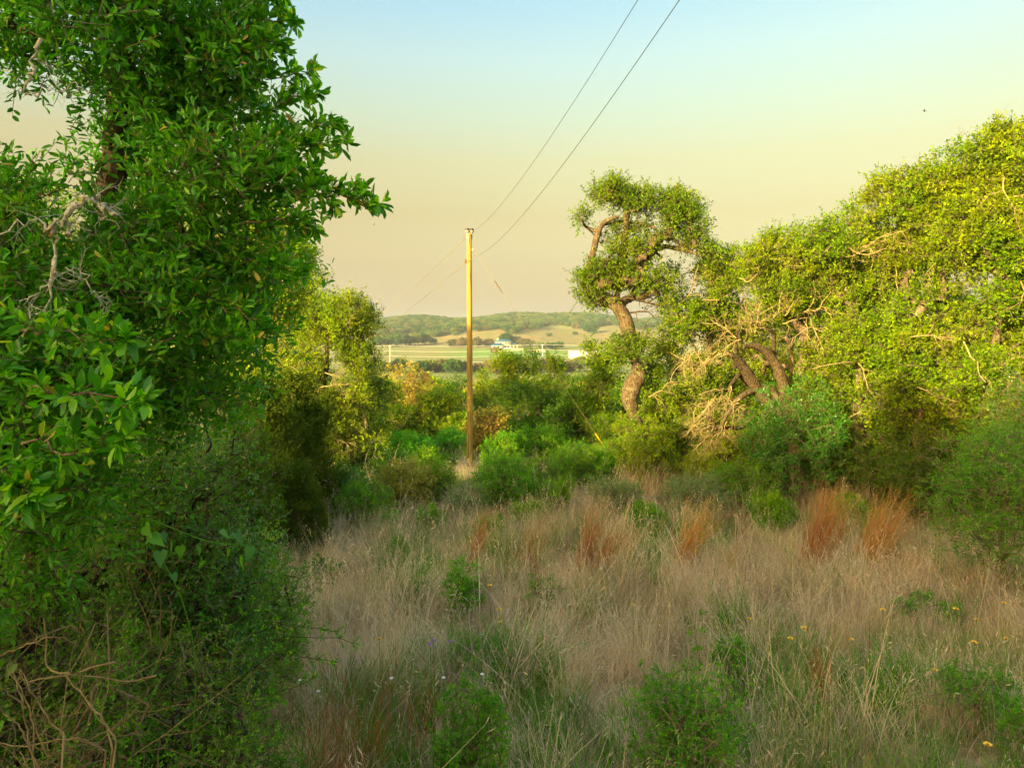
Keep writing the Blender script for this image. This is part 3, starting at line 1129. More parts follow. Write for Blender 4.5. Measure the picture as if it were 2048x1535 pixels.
# ------------------------------------------------------------------ wooden pole and its wires
m, t, out = new_mat("pole_wood")
b = t.nodes.new("ShaderNodeBsdfPrincipled")
b.inputs["Roughness"].default_value = .85
b.inputs["Specular IOR Level"].default_value = .15
tcn = t.nodes.new("ShaderNodeTexCoord")
mp = t.nodes.new("ShaderNodeMapping")
mp.inputs["Scale"].default_value = (22, 22, .7)
t.links.new(tcn.outputs["Object"], mp.inputs[0])
nz = t.nodes.new("ShaderNodeTexNoise")
nz.inputs["Scale"].default_value = 1.5
nz.inputs["Detail"].default_value = 7
t.links.new(mp.outputs[0], nz.inputs["Vector"])
r_ = t.nodes.new("ShaderNodeValToRGB")
set_ramp(r_, [(.18, .11, .03), (.42, .27, .06), (.50, .34, .09)], [.32, .48, .7])
t.links.new(nz.outputs["Fac"], r_.inputs[0])
nb = noise(t, 1.1, 4)
mrn = t.nodes.new("ShaderNodeMapRange")
mrn.inputs["From Min"].default_value = .55
mrn.inputs["From Max"].default_value = .75
mrn.inputs["To Max"].default_value = .6
t.links.new(nb.outputs["Fac"], mrn.inputs["Value"])
mx = t.nodes.new("ShaderNodeMixRGB")
mx.inputs[2].default_value = (.27, .2, .06, 1)
t.links.new(mrn.outputs[0], mx.inputs[0])
t.links.new(r_.outputs[0], mx.inputs[1])
t.links.new(mx.outputs[0], b.inputs["Base Color"])
bp = t.nodes.new("ShaderNodeBump")
bp.inputs["Strength"].default_value = .5
bp.inputs["Distance"].default_value = .01
t.links.new(nz.outputs["Fac"], bp.inputs["Height"])
t.links.new(bp.outputs[0], b.inputs["Normal"])
t.links.new(b.outputs[0], out.inputs["Surface"])
M['pole'] = m
M['porcelain_dark'] = flat_mat("dark_porcelain", (.05, .035, .03), .25)
M['plate'] = flat_mat("pale_plate", (.45, .40, .30), .5)
M['rust'] = flat_mat("rusty_iron", (.16, .12, .07), .7)
M['yellow'] = flat_mat("yellow_plastic", (.75, .48, .01), .5)

PX, PY = (939.5 - 1024) / F * 26.4, 26.4
pz = float(g(PX, PY))
PH = 7.43 - pz
pole = thing("utility_pole", "tall golden wooden utility pole in the middle of the clearing", "pole", (PX, PY, pz))
a = Acc()
zz = np.linspace(-.6, PH, 24)
tube(a, np.stack([np.interp(zz, [0, PH], [.012, -.02]), 0 * zz, zz], 1), np.interp(zz, [0, PH], [.118, .090]), 20)
a.build("shaft", M['pole'], pole, smooth=True)
for k, (dx, dy) in enumerate(((-.085, -.03), (.075, .03))):
    a = Acc()
    tube(a, [(dx, dy, PH - .18), (dx, dy, PH + .08)], [.028, .022], 8)
    pin = a.build("insulator_pin", M['plate'], pole, smooth=True)
    a = Acc()
    tube(a, [(dx, dy, PH + .05), (dx, dy, PH + .09), (dx, dy, PH + .12)], [.04, .095, .08], 12)
    a.build("insulator_skirt", M['plate'], pin, smooth=True)
    a = Acc()
    tube(a, [(dx, dy, PH + .118), (dx, dy, PH + .15), (dx, dy, PH + .165), (dx, dy, PH + .2)], [.075, .09, .05, .075], 12)
    a.build("insulator_cap", M['porcelain_dark'], pin, smooth=True)
a = Acc()
box(a, (-.04, -.098, PH - .22), (.045, .016, .26))
a.build("ground_plate", M['plate'], pole)
a = Acc()
tube(a, [(-.10, -.02, PH - 1.06), (-.2, -.03, PH - 1.06), (-.2, -.03, PH - 1.0), (-.1, -.02, PH - 1.0)], .012, 6)
tube(a, [(-.16, -.03, PH - 1.10), (-.16, -.03, PH - .94)], [.035, .035], 8)
a.build("spool_bracket", M['rust'], pole)
a = Acc()
tube(a, [(-.11, -.11, PH - 1.03), (.12, -.10, PH - 1.0)], .013, 6)
a.build("through_bolt", M['rust'], pole)
a = Acc()
box(a, (.13, -.03, PH - .6), (.09, .05, .1))
tube(a, [(.15, -.03, PH - .57), (.21, -.03, PH - .66)], .02, 6)
a.build("guy_bracket", M['plate'], pole)
for zb in (PH - .45, PH - .8, PH - 1.5, PH - 2.6):
    a = Acc()
    tube(a, [(-.03, -.10, zb), (-.03, -.118, zb)], [.014, .014], 6)
    a.build("bolt_head", M['rust'], pole)
a = Acc()
box(a, (.02, -.130, .42), (.05, .012, .2))
a.build("marker_tag", M['yellow'], pole)
pole2 = dup(pole, (3.35, -8.2, float(g(3.35, -8.2))), .1, label="wooden utility pole uphill where the two overhead wires come from")
pole3 = dup(pole, (-13, 60, float(g(-13, 60))), .3, label="wooden utility pole down in the valley behind the left oaks")


def line(label, p0, p1, sag, r, mat, n=40):
    a = Acc()
    s_ = np.linspace(0, 1, n)[:, None]
    q = np.array(p0) + (np.array(p1) - np.array(p0)) * s_
    q[:, 2] -= (4 * s_ * (1 - s_) * sag)[:, 0]
    tube(a, q, r, 5)
    return tag(a.build("power_line", mat), label, "wire")


def para(label, xa, slope, z0, dx, r):
    a = Acc()
    yy = np.linspace(26.3, -8.1, 60)
    kk = np.where(yy > 11.7, .0036, .0040)
    q = np.stack([xa + (26.4 - yy) * slope + dx, yy, z0 + kk * (yy - 11.7) ** 2], 1)
    tube(a, q, r, 5)
    return tag(a.build("power_line", M['wire_dark']), label, "wire")


para("upper overhead wire sweeping from the pole top to the upper frame edge", -1.50, .144, 6.70, 0, .0036)
para("lower overhead wire sweeping from below the pole top to upper right", -1.46, .131, 5.79, 0, .0036)
P3 = np.array([-13, 60, float(g(-13, 60))])
line("upper wire running from the pole top down to the left trees", (PX - .1, PY + .1, 7.38), (P3[0], P3[1], P3[2] + PH + .1), .25, .009, M['wire'])
line("lower wire running from the spool down to the left trees", (PX - .17, PY, 7.43 - 1.05), (P3[0] - .1, P3[1], P3[2] + PH - 1.0), .25, .009, M['wire'])

ax, ay = (1243 - 1024) / F * 26.2, 26.2
az_ = float(g(ax, ay))
gp0 = np.array([PX + .2, PY - .03, pz + PH - .66])
gp1 = np.array([ax, ay, az_ + .05])
guy = thing("guy_wire", "thin slanting guy wire from the pole down to the right bushes", "guy wire", tuple(gp1))
a = Acc()
tube(a, [gp0 - gp1, (0, 0, 0)], .0065, 5)
a.build("strand", M['wire'], guy)
gd = unit(gp1 - gp0)
gl = np.linalg.norm(gp1 - gp0)
a = Acc()
q = [gp0 - gp1 + gd * gl * f for f in (.130, .142, .150, .165, .175, .19)]
tube(a, q, [.012, .035, .022, .03, .022, .01], 8)
a.build("strain_insulator", M['rust'], guy, smooth=True)
a = Acc()
tube(a, [-gd * 1.75, -gd * .7], .028, 8)
a.build("guy_guard", M['yellow'], guy, smooth=True)


# ------------------------------------------------------------------ near live oak at left
rng = np.random.default_rng(42)
lo_base = np.array([-2.62, 4.05, float(g(-2.62, 4.05))])
left_oak = thing("live_oak", "dark leafy live oak crowding the left edge of the picture close by", "tree", tuple(lo_base))
DL = .9
lb = [B(60, 30, 3.3, 190, 130, .8, 70), B(250, 70, 3.5, 170, 150, .8, 80), B(400, 90, 3.7, 120, 130, .6, 60), B(120, -150, 3.6, 260, 130, .9, 60), B(380, -90, 3.8, 170, 100, .7, 40),
      B(430, 230, 3.7, 120, 110, .5, 55), B(330, 330, 3.8, 160, 90, .6, 50), B(480, 370, 3.6, 110, 70, .45, 45), B(90, 440, 3.3, 150, 110, .6, 60), B(290, 480, 3.5, 150, 90, .6, 60),
      B(450, 500, 3.7, 110, 80, .5, 50), B(20, 350, 3.3, 80, 70, .4, 18), B(-140, 300, 3.4, 170, 330, .8, 90), B(60, 640, 3.2, 140, 110, .5, 55), B(240, 620, 3.3, 150, 90, .5, 45),
      B(420, 600, 3.8, 80, 70, .5, 28), B(50, 830, 3.1, 100, 110, .35, 40), B(110, 760, 3.1, 130, 60, .35, 30), B(-120, 800, 3.1, 130, 200, .5, 40), B(300, 200, 3.8, 160, 90, .6, 40),
      B(190, 300, 3.8, 60, 130, .4, 22), B(130, 560, 3.6, 160, 150, .6, 50), B(330, 700, 4.2, 150, 110, .6, 40), B(60, 1010, 3.3, 130, 110, .4, 34), B(230, 850, 3.7, 130, 100, .4, 40), B(390, 760, 4.0, 120, 100, .4, 40), B(480, 690, 4.0, 70, 70, .3, 20), B(170, 1000, 3.8, 120, 90, .4, 30), B(-40, 1150, 3.4, 130, 130, .4, 30)]
lb = [b_[:6] + (max(4, int(b_[6] * DL)),) for b_ in lb]
cs, outs = cluster_points(lb, rng)
ok = ~((cs[:, 0] / cs[:, 1] * F + 1024 > -40) & (cs[:, 0] / cs[:, 1] * F + 1024 < 180) & ((HZ - (cs[:, 2] - CZ) / cs[:, 1] * F) > 130) & ((HZ - (cs[:, 2] - CZ) / cs[:, 1] * F) < 350))
pxc = cs[:, 0] / cs[:, 1] * F + 1024
pyc = HZ - (cs[:, 2] - CZ) / cs[:, 1] * F
for x0_, x1_, y0_, y1_ in ((185, 285, 190, 380), (375, 455, 365, 480), (95, 240, 390, 470), (60, 150, 440, 640)):
    ok &= ~((pxc > x0_) & (pxc < x1_) & (pyc > y0_) & (pyc < y1_) & (cs[:, 1] < 3.8))
cs, outs = cs[ok], outs[ok]
wood, tw, keep = Acc(), Acc(), []
tr1 = [(*lo_base[:2], lo_base[2] - .3, .12), T4(60, 1350, 4.0, 80)[:3] + (.09,), T4(85, 1050, 3.95, 50), T4(140, 750, 3.9, 50), T4(190, 560, 3.9, 56), T4(225, 360, 3.85, 52), T4(240, 230, 3.8, 44), T4(255, 60, 3.75, 36), T4(280, -160, 3.8, 20)]
tr2 = [T4(190, 560, 3.9, 50), T4(330, 520, 4.0, 36), T4(420, 460, 4.0, 34), T4(405, 380, 4.0, 26), T4(430, 250, 3.9, 16)]
tr3 = [T4(60, 1350, 4.1, 44), T4(135, 1150, 4.2, 30), T4(100, 1000, 4.0, 30), T4(20, 850, 3.5, 36), T4(-40, 500, 3.4, 26), T4(-70, 280, 3.4, 16), T4(-30, 80, 3.4, 9)]
for tr in (tr1, tr2, tr3):
    tp = np.array(tr)
    s_ = np.linspace(0, 1, 40)
    u = np.linspace(0, 1, len(tp))
    q = np.stack([np.interp(s_, u, tp[:, i]) for i in range(4)], 1)
    for _ in range(3):
        q[1:-1] = (q[:-2] + 2 * q[1:-1] + q[2:]) / 4
    q[:, :3] += rng.normal(0, .006, (40, 3))
    tube(wood, q[:, :3], q[:, 3], 12, .5, .10)
allt = [p for p in tr1[2:]] + tr2 + tr3[1:]
for pts_, rad in grow([tr1[0], tr1[1], tr1[2]] + allt, cs, rng, .14, .16, .0028, .48):
    tube(wood, pts_, rad, 5, rng.random(), .08, cap=False)
foliage(None, tw, cs, outs, rng, .2, 7, 8, .054, .0185, True, .2, 1.0, .0016, keep)
sprays = [[(430, 190, 3.7), (520, 160, 3.6), (620, 140, 3.55)], [(440, 260, 3.7), (540, 215, 3.6), (630, 185, 3.5)], [(470, 320, 3.7), (580, 275, 3.6), (665, 245, 3.5)], [(500, 330, 3.7), (600, 300, 3.6), (682, 288, 3.5)],
          [(470, 410, 3.6), (610, 380, 3.5), (680, 395, 3.45), (758, 408, 3.4)], [(480, 390, 3.6), (600, 375, 3.5), (720, 380, 3.45)], [(430, 70, 3.7), (510, 45, 3.6), (588, 42, 3.5)], [(420, 20, 3.7), (500, 5, 3.6), (555, -10, 3.5)],
          [(470, 450, 3.6), (560, 440, 3.5), (625, 462, 3.5)], [(440, 330, 3.6), (530, 330, 3.5), (625, 340, 3.45)], [(440, 130, 3.6), (500, 100, 3.5), (560, 90, 3.5)], [(430, 520, 3.6), (520, 520, 3.5), (600, 545, 3.45)],
          [(60, 770, 2.5), (170, 790, 2.3), (285, 805, 2.25)], [(40, 880, 2.5), (130, 900, 2.35), (245, 880, 2.3)], [(40, 660, 2.6), (130, 665, 2.5), (250, 680, 2.4)], [(-20, 930, 2.4), (30, 950, 2.3), (70, 1000, 2.25)],
          [(330, 620, 3.4), (420, 600, 3.3), (510, 640, 3.25)], [(310, 680, 3.4), (420, 660, 3.3), (505, 690, 3.2)]]
for sp_ in sprays:
    spray(None, tw, [P(*q) for q in sp_], rng, L=.068, W=.024, nper=5, side=.11, keep=keep)
rec = [np.concatenate([k[i] for k in keep]) for i in range(7)]
pxl = rec[0][:, 0] / rec[0][:, 1] * F + 1024
pyl = HZ - (rec[0][:, 2] - CZ) / rec[0][:, 1] * F
inview = (pxl > 0) & (pyl > 0) & (pyl < 1535)
dist = np.linalg.norm(rec[0] - np.array([0, 0, CZ]), axis=1) + np.where(inview, 0, 100)
pick = np.argsort(dist)[:295]
msk = np.ones(len(dist), bool)
msk[pick] = False
wood.build("trunk", M['bark_dark'], left_oak, lo_base, smooth=True)
tw.build("twigs", M['twig'], left_oak, lo_base, kind='stuff')
fo = Acc()
add_leaves(fo, *[r_[msk] for r_ in rec], 'hex')
fo.build("foliage", M['near'], left_oak, lo_base, kind='stuff')
leaf_meshes = []
for k in range(6):
    a = Acc()
    add_leaves(a, np.zeros((1, 3)), np.array([[1., 0, 0]]), np.array([[0, 1., 0]]), np.array([[0, 0, 1.]]), 1.0, .37, np.array([.12 + .15 * k]), True)
    leaf_meshes.append(a.mesh("leaf", M['near']))
for i in pick:
    o = bpy.data.objects.new("leaf", leaf_meshes[int(rec[6][i] * 5.99)])
    COL.objects.link(o)
    o.parent = left_oak
    p_, d_, s_, n_, L_, W_ = [rec[k][i] for k in range(6)]
    q = p_ - lo_base
    mt = Matrix(((d_[0] * L_, s_[0] * L_, n_[0] * L_, q[0]), (d_[1] * L_, s_[1] * L_, n_[1] * L_, q[1]), (d_[2] * L_, s_[2] * L_, n_[2] * L_, q[2]), (0, 0, 0, 1)))
    o.matrix_local = mt

# dead lichen covered branches hanging in the oak
lr = np.random.default_rng(8)
LY = 2.55
for grp in (([(190, 395), (150, 405), (130, 445), (105, 455)], 15, 12), ([(105, 455), (112, 500), (100, 560), (95, 640)], 13, 6), ([(105, 455), (60, 435), (0, 470)], 8, 4), ([(230, 425), (205, 415), (190, 395)], 12, 14),
            ([(100, 555), (60, 600), (45, 610)], 5, 3), ([(105, 545), (175, 548)], 6, 3), ([(150, 548), (190, 585), (205, 590)], 4, 2), ([(97, 610), (55, 640)], 5, 3), ([(205, 415), (195, 440)], 10, 6), ([(130, 445), (140, 470)], 9, 4)), \
        (([(75, 80), (60, 140), (50, 190)], 9, 5), ([(50, 188), (110, 180), (160, 165)], 6, 3)):
    a = Acc()
    for pl, w0, w1 in grp:
        q = np.array([P(x_, y_, LY) for x_, y_ in pl])
        s_ = np.linspace(0, 1, 12)
        u = np.linspace(0, 1, len(q))
        q = np.stack([np.interp(s_, u, q[:, i]) for i in range(3)], 1) + lr.normal(0, .008, (12, 3))
        rr_ = np.linspace(w0, w1, 12) * .72 / 2 / F * LY * lr.uniform(.6, 1.3, 12)
        tube(a, q, rr_, 7, .5, .3)
        tangle(a, [(q[k_], lr.normal(size=3) + [0, 0, -.3], .10, .0022) for k_ in (3, 6, 8, 11)], lr, 1)
    a.build("lichen_branch", M['lichen'], left_oak, lo_base, smooth=True)

# understory at left
shrub("glossy leaved evergreen shrub below the right side of the near oak", 402, 4.9, 1.1, 3.2, 'gloss_shrub', .034, .015, 150, 51, r=.15, ntw=7, nl=8, bark='bark_dark', lift=.3)
shrub("dense dark shrub filling the gap under the near oak at left", 170, 4.9, 2.1, 3.2, 'near_shrub', .04, .017, 140, 52, r=.17, ntw=7, nl=8, bark='bark_dark', lift=.2, bare=40)
shrub("dark shrub at the far left edge under the near oak", -60, 3.7, 1.4, 2.7, 'near_shrub', .035, .016, 90, 53, r=.15, ntw=7, nl=7, bark='bark_dark', bare=20)
shrub("low spreading twiggy shrub with bare tips at lower left", 330, 3.9, 1.3, 2.1, 'near_shrub', .024, .010, 120, 54, r=.11, ntw=7, nl=9, bark='bark_dark', bare=26, lift=.05, dens=2.4)
shrub("small leaved low shrub reaching right over the dry grass", 470, 4.6, 1.0, 1.6, 'fore', .022, .010, 80, 55, r=.10, ntw=7, nl=9, bark='bark_dark', bare=22, lift=.05, dens=2.0,
      sprays=[[(430, 1340, 4.2), (560, 1270, 4.1), (705, 1285, 4.0)], [(420, 1330, 4.2), (540, 1240, 4.1), (670, 1262, 4.0)], [(440, 1380, 4.2), (540, 1310, 4.1), (660, 1320, 4.0)], [(430, 1420, 4.0), (500, 1400, 3.9), (620, 1360, 3.9)],
              [(400, 1440, 3.9), (480, 1430, 3.8), (560, 1400, 3.8)], [(420, 1260, 4.2), (520, 1200, 4.1), (600, 1215, 4.1)], [(400, 1480, 3.8), (470, 1500, 3.7), (550, 1470, 3.7)]])
shrub("sprawling half bare shrub in the bottom left corner", 120, 3.3, .95, 1.95, 'near_shrub', .022, .010, 40, 56, r=.11, ntw=6, nl=7, bark='bark', bare=26, lift=.05, dens=2.6)
shrub("leafy dark shrub in front of the near oak's foot", 75, 3.8, 1.1, 2.5, 'near_shrub', .03, .014, 60, 59, r=.13, ntw=7, nl=7, bark='bark_dark', bare=26, lift=.2, dens=2.0)
shrub("leafy sucker shoots below the near oak left of the vine", 230, 3.5, .6, 2.3, 'fore', .024, .010, 55, 57, r=.1, ntw=6, nl=9, nst=6, bare=6)
shrub("upright green shrub at the foot of the oak by the sunny grass", 505, 6.6, 1.2, 2.1, 'near_shrub', .035, .015, 90, 58, r=.15, bark='bark_dark', bare=12)

# bare arching canes in the lower left corner
cb = np.array(P(60, 1560, 3.0))
cb[2] = float(g(cb[0], cb[1]))
canes = thing("bare_bush", "leafless tangle of pale arching canes in the lower left corner", "bush", tuple(cb))
a = Acc()
cr = np.random.default_rng(77)
for pl in ([(15, 1330), (50, 1400), (52, 1470), (80, 1550)], [(40, 1335), (75, 1400), (105, 1450), (130, 1465)], [(0, 1370), (40, 1405), (50, 1415)], [(0, 1415), (40, 1450), (55, 1490), (90, 1560)], [(0, 1485), (60, 1492), (150, 1470), (210, 1500)],
           [(20, 1335), (45, 1380), (65, 1440), (70, 1530)], [(0, 1310), (60, 1285), (110, 1270)], [(40, 1500), (55, 1535), (60, 1570)], [(90, 1240), (95, 1300), (90, 1340), (150, 1350), (230, 1320)], [(60, 1360), (150, 1345), (260, 1365), (310, 1350)],
           [(165, 1400), (210, 1440), (225, 1500)], [(130, 1350), (190, 1420), (235, 1480)]):
    Yc = 2.75 + cr.uniform(0, .35)
    q = np.array([P(x_, y_, Yc + cr.uniform(-.06, .06)) for x_, y_ in pl])
    s_ = np.linspace(0, 1, 14)
    u = np.linspace(0, 1, len(q))
    q = np.stack([np.interp(s_, u, q[:, i]) for i in range(3)], 1)
    for _ in range(2):
        q[1:-1] = (q[:-2] + 2 * q[1:-1] + q[2:]) / 4
    q += cr.normal(0, .003, q.shape)
    q = np.concatenate([q, [[q[-1][0] * .5 + cb[0] * .5, q[-1][1], cb[2] + .1], cb + cr.normal(0, .05, 3)]]) if pl[-1][1] > 1440 else q
    tube(a, q, np.linspace(.0026, .0045, len(q)), 5)
    tangle(a, [(q[k], cr.normal(size=3) + [0, 0, .4], .22, .002) for k in (3, 8)], cr, 1)
a.build("canes", M['cane'], canes, cb, smooth=True)

# greenbrier vine with heart shaped leaves
vb = np.array([(330 - 1024) / F * 3.3, 3.3, 0.0])
vb[2] = float(g(vb[0], vb[1]))
vine = thing("greenbrier_vine", "climbing vine with heart shaped leaves over the left shrubs", "vine", tuple(vb))
a = Acc()
vpts = [np.array([(330 - 1024) / F * 3.3, 3.3, vb[2]]), P(400, 1330, 3.25), P(360, 1180, 3.2), P(300, 1080, 3.15), P(285, 1030, 3.15), P(330, 1050, 3.1), P(420, 1085, 3.1), P(500, 1090, 3.1), P(555, 1130, 3.1)]
s_ = np.linspace(0, 1, 40)
u = np.linspace(0, 1, len(vpts))
vq = np.stack([np.interp(s_, u, np.array(vpts)[:, i]) for i in range(3)], 1)
for _ in range(2):
    vq[1:-1] = (vq[:-2] + 2 * vq[1:-1] + vq[2:]) / 4
tube(a, vq, .003, 5)
a.build("stem", M['vine'], vine, vb)
heart = [(.08, 0), (-.04, .16), (.10, .34), (.36, .33), (.66, .17), (1, 0), (.66, -.17), (.36, -.33), (.10, -.34), (-.04, -.16)]
hv = [(x_, y_, .22 * abs(y_) - .12 * x_ * x_) for x_, y_ in heart] + [(.38, 0, -.03)]
hearts = []
for k in range(4):
    ha_ = Acc()
    ha_.add(hv, [[i, i + 1, 10] for i in range(9)] + [[9, 0, 10]], .1 + .25 * k)
    hearts.append(ha_.mesh("leaf", M['vine']))
vr = np.random.default_rng(4)
for (x_, y_, s_) in ((290, 1050, 50), (300, 1070, 48), (322, 1065, 34), (340, 1080, 44), (360, 1090, 36), (320, 1100, 46), (395, 1090, 30), (440, 1060, 34), (470, 1065, 42), (500, 1090, 46), (485, 1110, 40), (520, 1130, 36), (540, 1140, 30), (455, 1095, 28), (550, 1115, 26),
                     (10, 1320, 42), (30, 1325, 40), (8, 1440, 34), (345, 1145, 30), (410, 1120, 28)):
    o = bpy.data.objects.new("leaf", hearts[int(vr.integers(0, 4))])
    COL.objects.link(o)
    o.parent = vine
    q = P(x_, y_, 3.05 + vr.uniform(-.06, .06)) - vb
    o.location = tuple(q)
    o.rotation_euler = (vr.uniform(-1.2, 1.2), math.radians(vr.uniform(20, 85)), vr.uniform(-2.4, .2))
    k = s_ * .78 / F * 3.05
    o.scale = (k, k, k)

# ------------------------------------------------------------------ left middle distance: oaks and cedar
D = dict


def simple_trunk(px, Y, top_py, w=14, lean=0, seed=0):
    x = (px - 1024) / F * Y
    z = float(g(x, Y))
    zt = CZ + (HZ - top_py) / F * Y
    r = w / 2 / F * Y
    rr = random.Random(seed)
    pts_ = []
    for k in range(5):
        f = k / 4
        pts_.append((x + lean * f + rr.uniform(-.12, .12) * (k > 0), Y + rr.uniform(-.12, .12) * (k > 0), z - .25 + (zt - z + .25) * f, r * (1.15 - .75 * f)))
    return pts_, (x, Y, z)


tk, bs = simple_trunk(458, 17.0, 560, 22, seed=1)
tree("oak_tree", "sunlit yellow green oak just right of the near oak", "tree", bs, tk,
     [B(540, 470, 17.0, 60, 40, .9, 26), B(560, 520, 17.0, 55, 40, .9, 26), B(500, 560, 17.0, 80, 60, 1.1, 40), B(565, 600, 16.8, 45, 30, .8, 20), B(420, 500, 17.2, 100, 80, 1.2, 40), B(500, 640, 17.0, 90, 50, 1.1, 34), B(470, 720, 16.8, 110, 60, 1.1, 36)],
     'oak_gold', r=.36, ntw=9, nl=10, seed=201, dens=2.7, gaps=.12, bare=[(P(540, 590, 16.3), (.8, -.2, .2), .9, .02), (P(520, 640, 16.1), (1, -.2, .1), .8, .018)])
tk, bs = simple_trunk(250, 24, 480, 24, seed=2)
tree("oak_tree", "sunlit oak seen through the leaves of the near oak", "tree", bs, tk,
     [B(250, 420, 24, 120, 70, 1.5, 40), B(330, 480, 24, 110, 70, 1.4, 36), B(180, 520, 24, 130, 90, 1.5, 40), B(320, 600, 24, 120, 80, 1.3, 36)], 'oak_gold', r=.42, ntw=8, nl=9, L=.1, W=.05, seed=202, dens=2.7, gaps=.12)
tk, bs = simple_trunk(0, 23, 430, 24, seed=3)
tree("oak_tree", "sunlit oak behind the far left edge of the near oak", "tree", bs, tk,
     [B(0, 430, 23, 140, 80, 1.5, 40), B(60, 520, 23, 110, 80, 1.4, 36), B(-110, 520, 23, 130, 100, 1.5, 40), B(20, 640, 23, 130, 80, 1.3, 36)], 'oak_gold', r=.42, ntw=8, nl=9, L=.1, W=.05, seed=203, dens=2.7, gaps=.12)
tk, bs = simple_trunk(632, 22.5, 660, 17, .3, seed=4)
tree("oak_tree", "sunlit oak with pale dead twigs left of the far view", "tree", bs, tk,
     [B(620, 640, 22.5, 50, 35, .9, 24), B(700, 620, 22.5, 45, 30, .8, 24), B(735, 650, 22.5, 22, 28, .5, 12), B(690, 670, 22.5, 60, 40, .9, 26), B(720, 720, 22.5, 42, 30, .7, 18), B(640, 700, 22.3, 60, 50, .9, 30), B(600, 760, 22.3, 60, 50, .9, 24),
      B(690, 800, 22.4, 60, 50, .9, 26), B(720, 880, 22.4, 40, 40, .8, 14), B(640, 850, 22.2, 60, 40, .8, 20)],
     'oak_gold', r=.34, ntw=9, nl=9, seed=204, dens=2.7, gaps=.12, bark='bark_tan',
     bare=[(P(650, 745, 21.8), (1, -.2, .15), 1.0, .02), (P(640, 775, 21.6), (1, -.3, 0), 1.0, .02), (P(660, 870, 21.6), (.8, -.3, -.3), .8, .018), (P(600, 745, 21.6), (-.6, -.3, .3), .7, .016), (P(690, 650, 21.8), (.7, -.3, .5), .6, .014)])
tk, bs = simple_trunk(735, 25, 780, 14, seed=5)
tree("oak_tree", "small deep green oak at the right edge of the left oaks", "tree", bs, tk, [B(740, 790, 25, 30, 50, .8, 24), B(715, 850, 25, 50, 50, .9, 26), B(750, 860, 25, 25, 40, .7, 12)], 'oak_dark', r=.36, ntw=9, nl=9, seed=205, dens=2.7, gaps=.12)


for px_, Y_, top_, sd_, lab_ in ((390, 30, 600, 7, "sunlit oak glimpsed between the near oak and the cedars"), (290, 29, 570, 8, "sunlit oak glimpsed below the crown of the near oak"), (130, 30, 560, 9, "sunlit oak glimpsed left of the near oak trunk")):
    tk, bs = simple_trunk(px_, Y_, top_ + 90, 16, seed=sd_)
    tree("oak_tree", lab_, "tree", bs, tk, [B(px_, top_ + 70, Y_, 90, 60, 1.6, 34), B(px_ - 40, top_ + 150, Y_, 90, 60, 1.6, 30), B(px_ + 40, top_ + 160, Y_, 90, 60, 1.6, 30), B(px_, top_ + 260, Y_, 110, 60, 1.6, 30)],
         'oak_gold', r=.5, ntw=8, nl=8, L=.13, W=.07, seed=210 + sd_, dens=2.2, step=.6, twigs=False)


tk, bs = simple_trunk(560, 25, 640, 16, seed=12)
tree("oak_tree", "sunlit oak between the near oak and the one with pale dead twigs", "tree", bs, tk, [B(560, 545, 25, 60, 55, 1.1, 34), B(594, 520, 25, 32, 34, .7, 14), B(612, 580, 25, 40, 40, .8, 18), B(650, 640, 25, 40, 40, .8, 18), B(530, 620, 25, 70, 50, 1.1, 30), B(600, 640, 25, 55, 45, 1, 26), B(580, 720, 25, 70, 55, 1.1, 30), B(560, 800, 25, 80, 50, 1.1, 24)],
     'oak_gold', r=.42, ntw=9, nl=9, L=.11, W=.058, seed=233, dens=1.9, gaps=.12, twigs=False, step=.5)


def cedar(label, px, Y, w, h, seed, n=150):
    x = (px - 1024) / F * Y
    z = float(g(x, Y))
    n = int(n * 1.8)
    rng = np.random.default_rng(seed)
    root = thing("cedar_tree", label, "tree", (x, Y, z))
    base = np.array([x, Y, z])
    a = Acc()
    tube(a, [(x, Y, z - .2), (x + .05, Y, z + h * .5), (x, Y, z + h)], [.11, .07, .02], 8, .5, .05)
    hh = rng.random(n) ** 1.2
    rad = w / 2 * (1 - hh) ** .55 * rng.uniform(.35, 1.0, n)
    an = rng.uniform(0, 6.28, n)
    cs = np.stack([x + np.cos(an) * rad, Y + np.sin(an) * rad, z + .1 + hh * h * .97], 1)
    for c in cs:
        zz = max(z + .1, c[2] - .35 * np.hypot(c[0] - x, c[1] - Y))
        tube(a, [(x, Y, zz), (np.array([x, Y, zz]) + c) / 2 - [0, 0, .05], c], [.02, .013, .006], 4, cap=False)
    a.build("trunk", M['bark'], root, base)
    f = Acc()
    outs = unit(np.stack([np.cos(an), np.sin(an), np.full(n, .9)], 1))
    foliage(f, None, cs, outs, rng, .34, 15, 16, .065, .028, 'tri', .5, .55)
    f.build("crown", M['cedar'], root, base, kind='stuff')
    return root


cedar0 = cedar("dark cedar with feathery sprays right of the near oak", 585, 16.0, 2.5, 3.3, 301, 170)
for lab_, px_, Y_, k_, kz_, rz_ in (("dark cedar between the near oak and its sunlit neighbours", 520, 14.3, .92, .98, 2.0), ("small dark cedar at the front of the left thicket", 592, 13.2, .55, .5, 4.1),
                                    ("dark cedar with a drooping right edge by the sunlit oak", 660, 22.0, .8, .85, 1.1)):
    x_ = (px_ - 1024) / F * Y_
    dup(cedar0, (x_, Y_, float(g(x_, Y_))), rz_, k_, lab_, kz_)

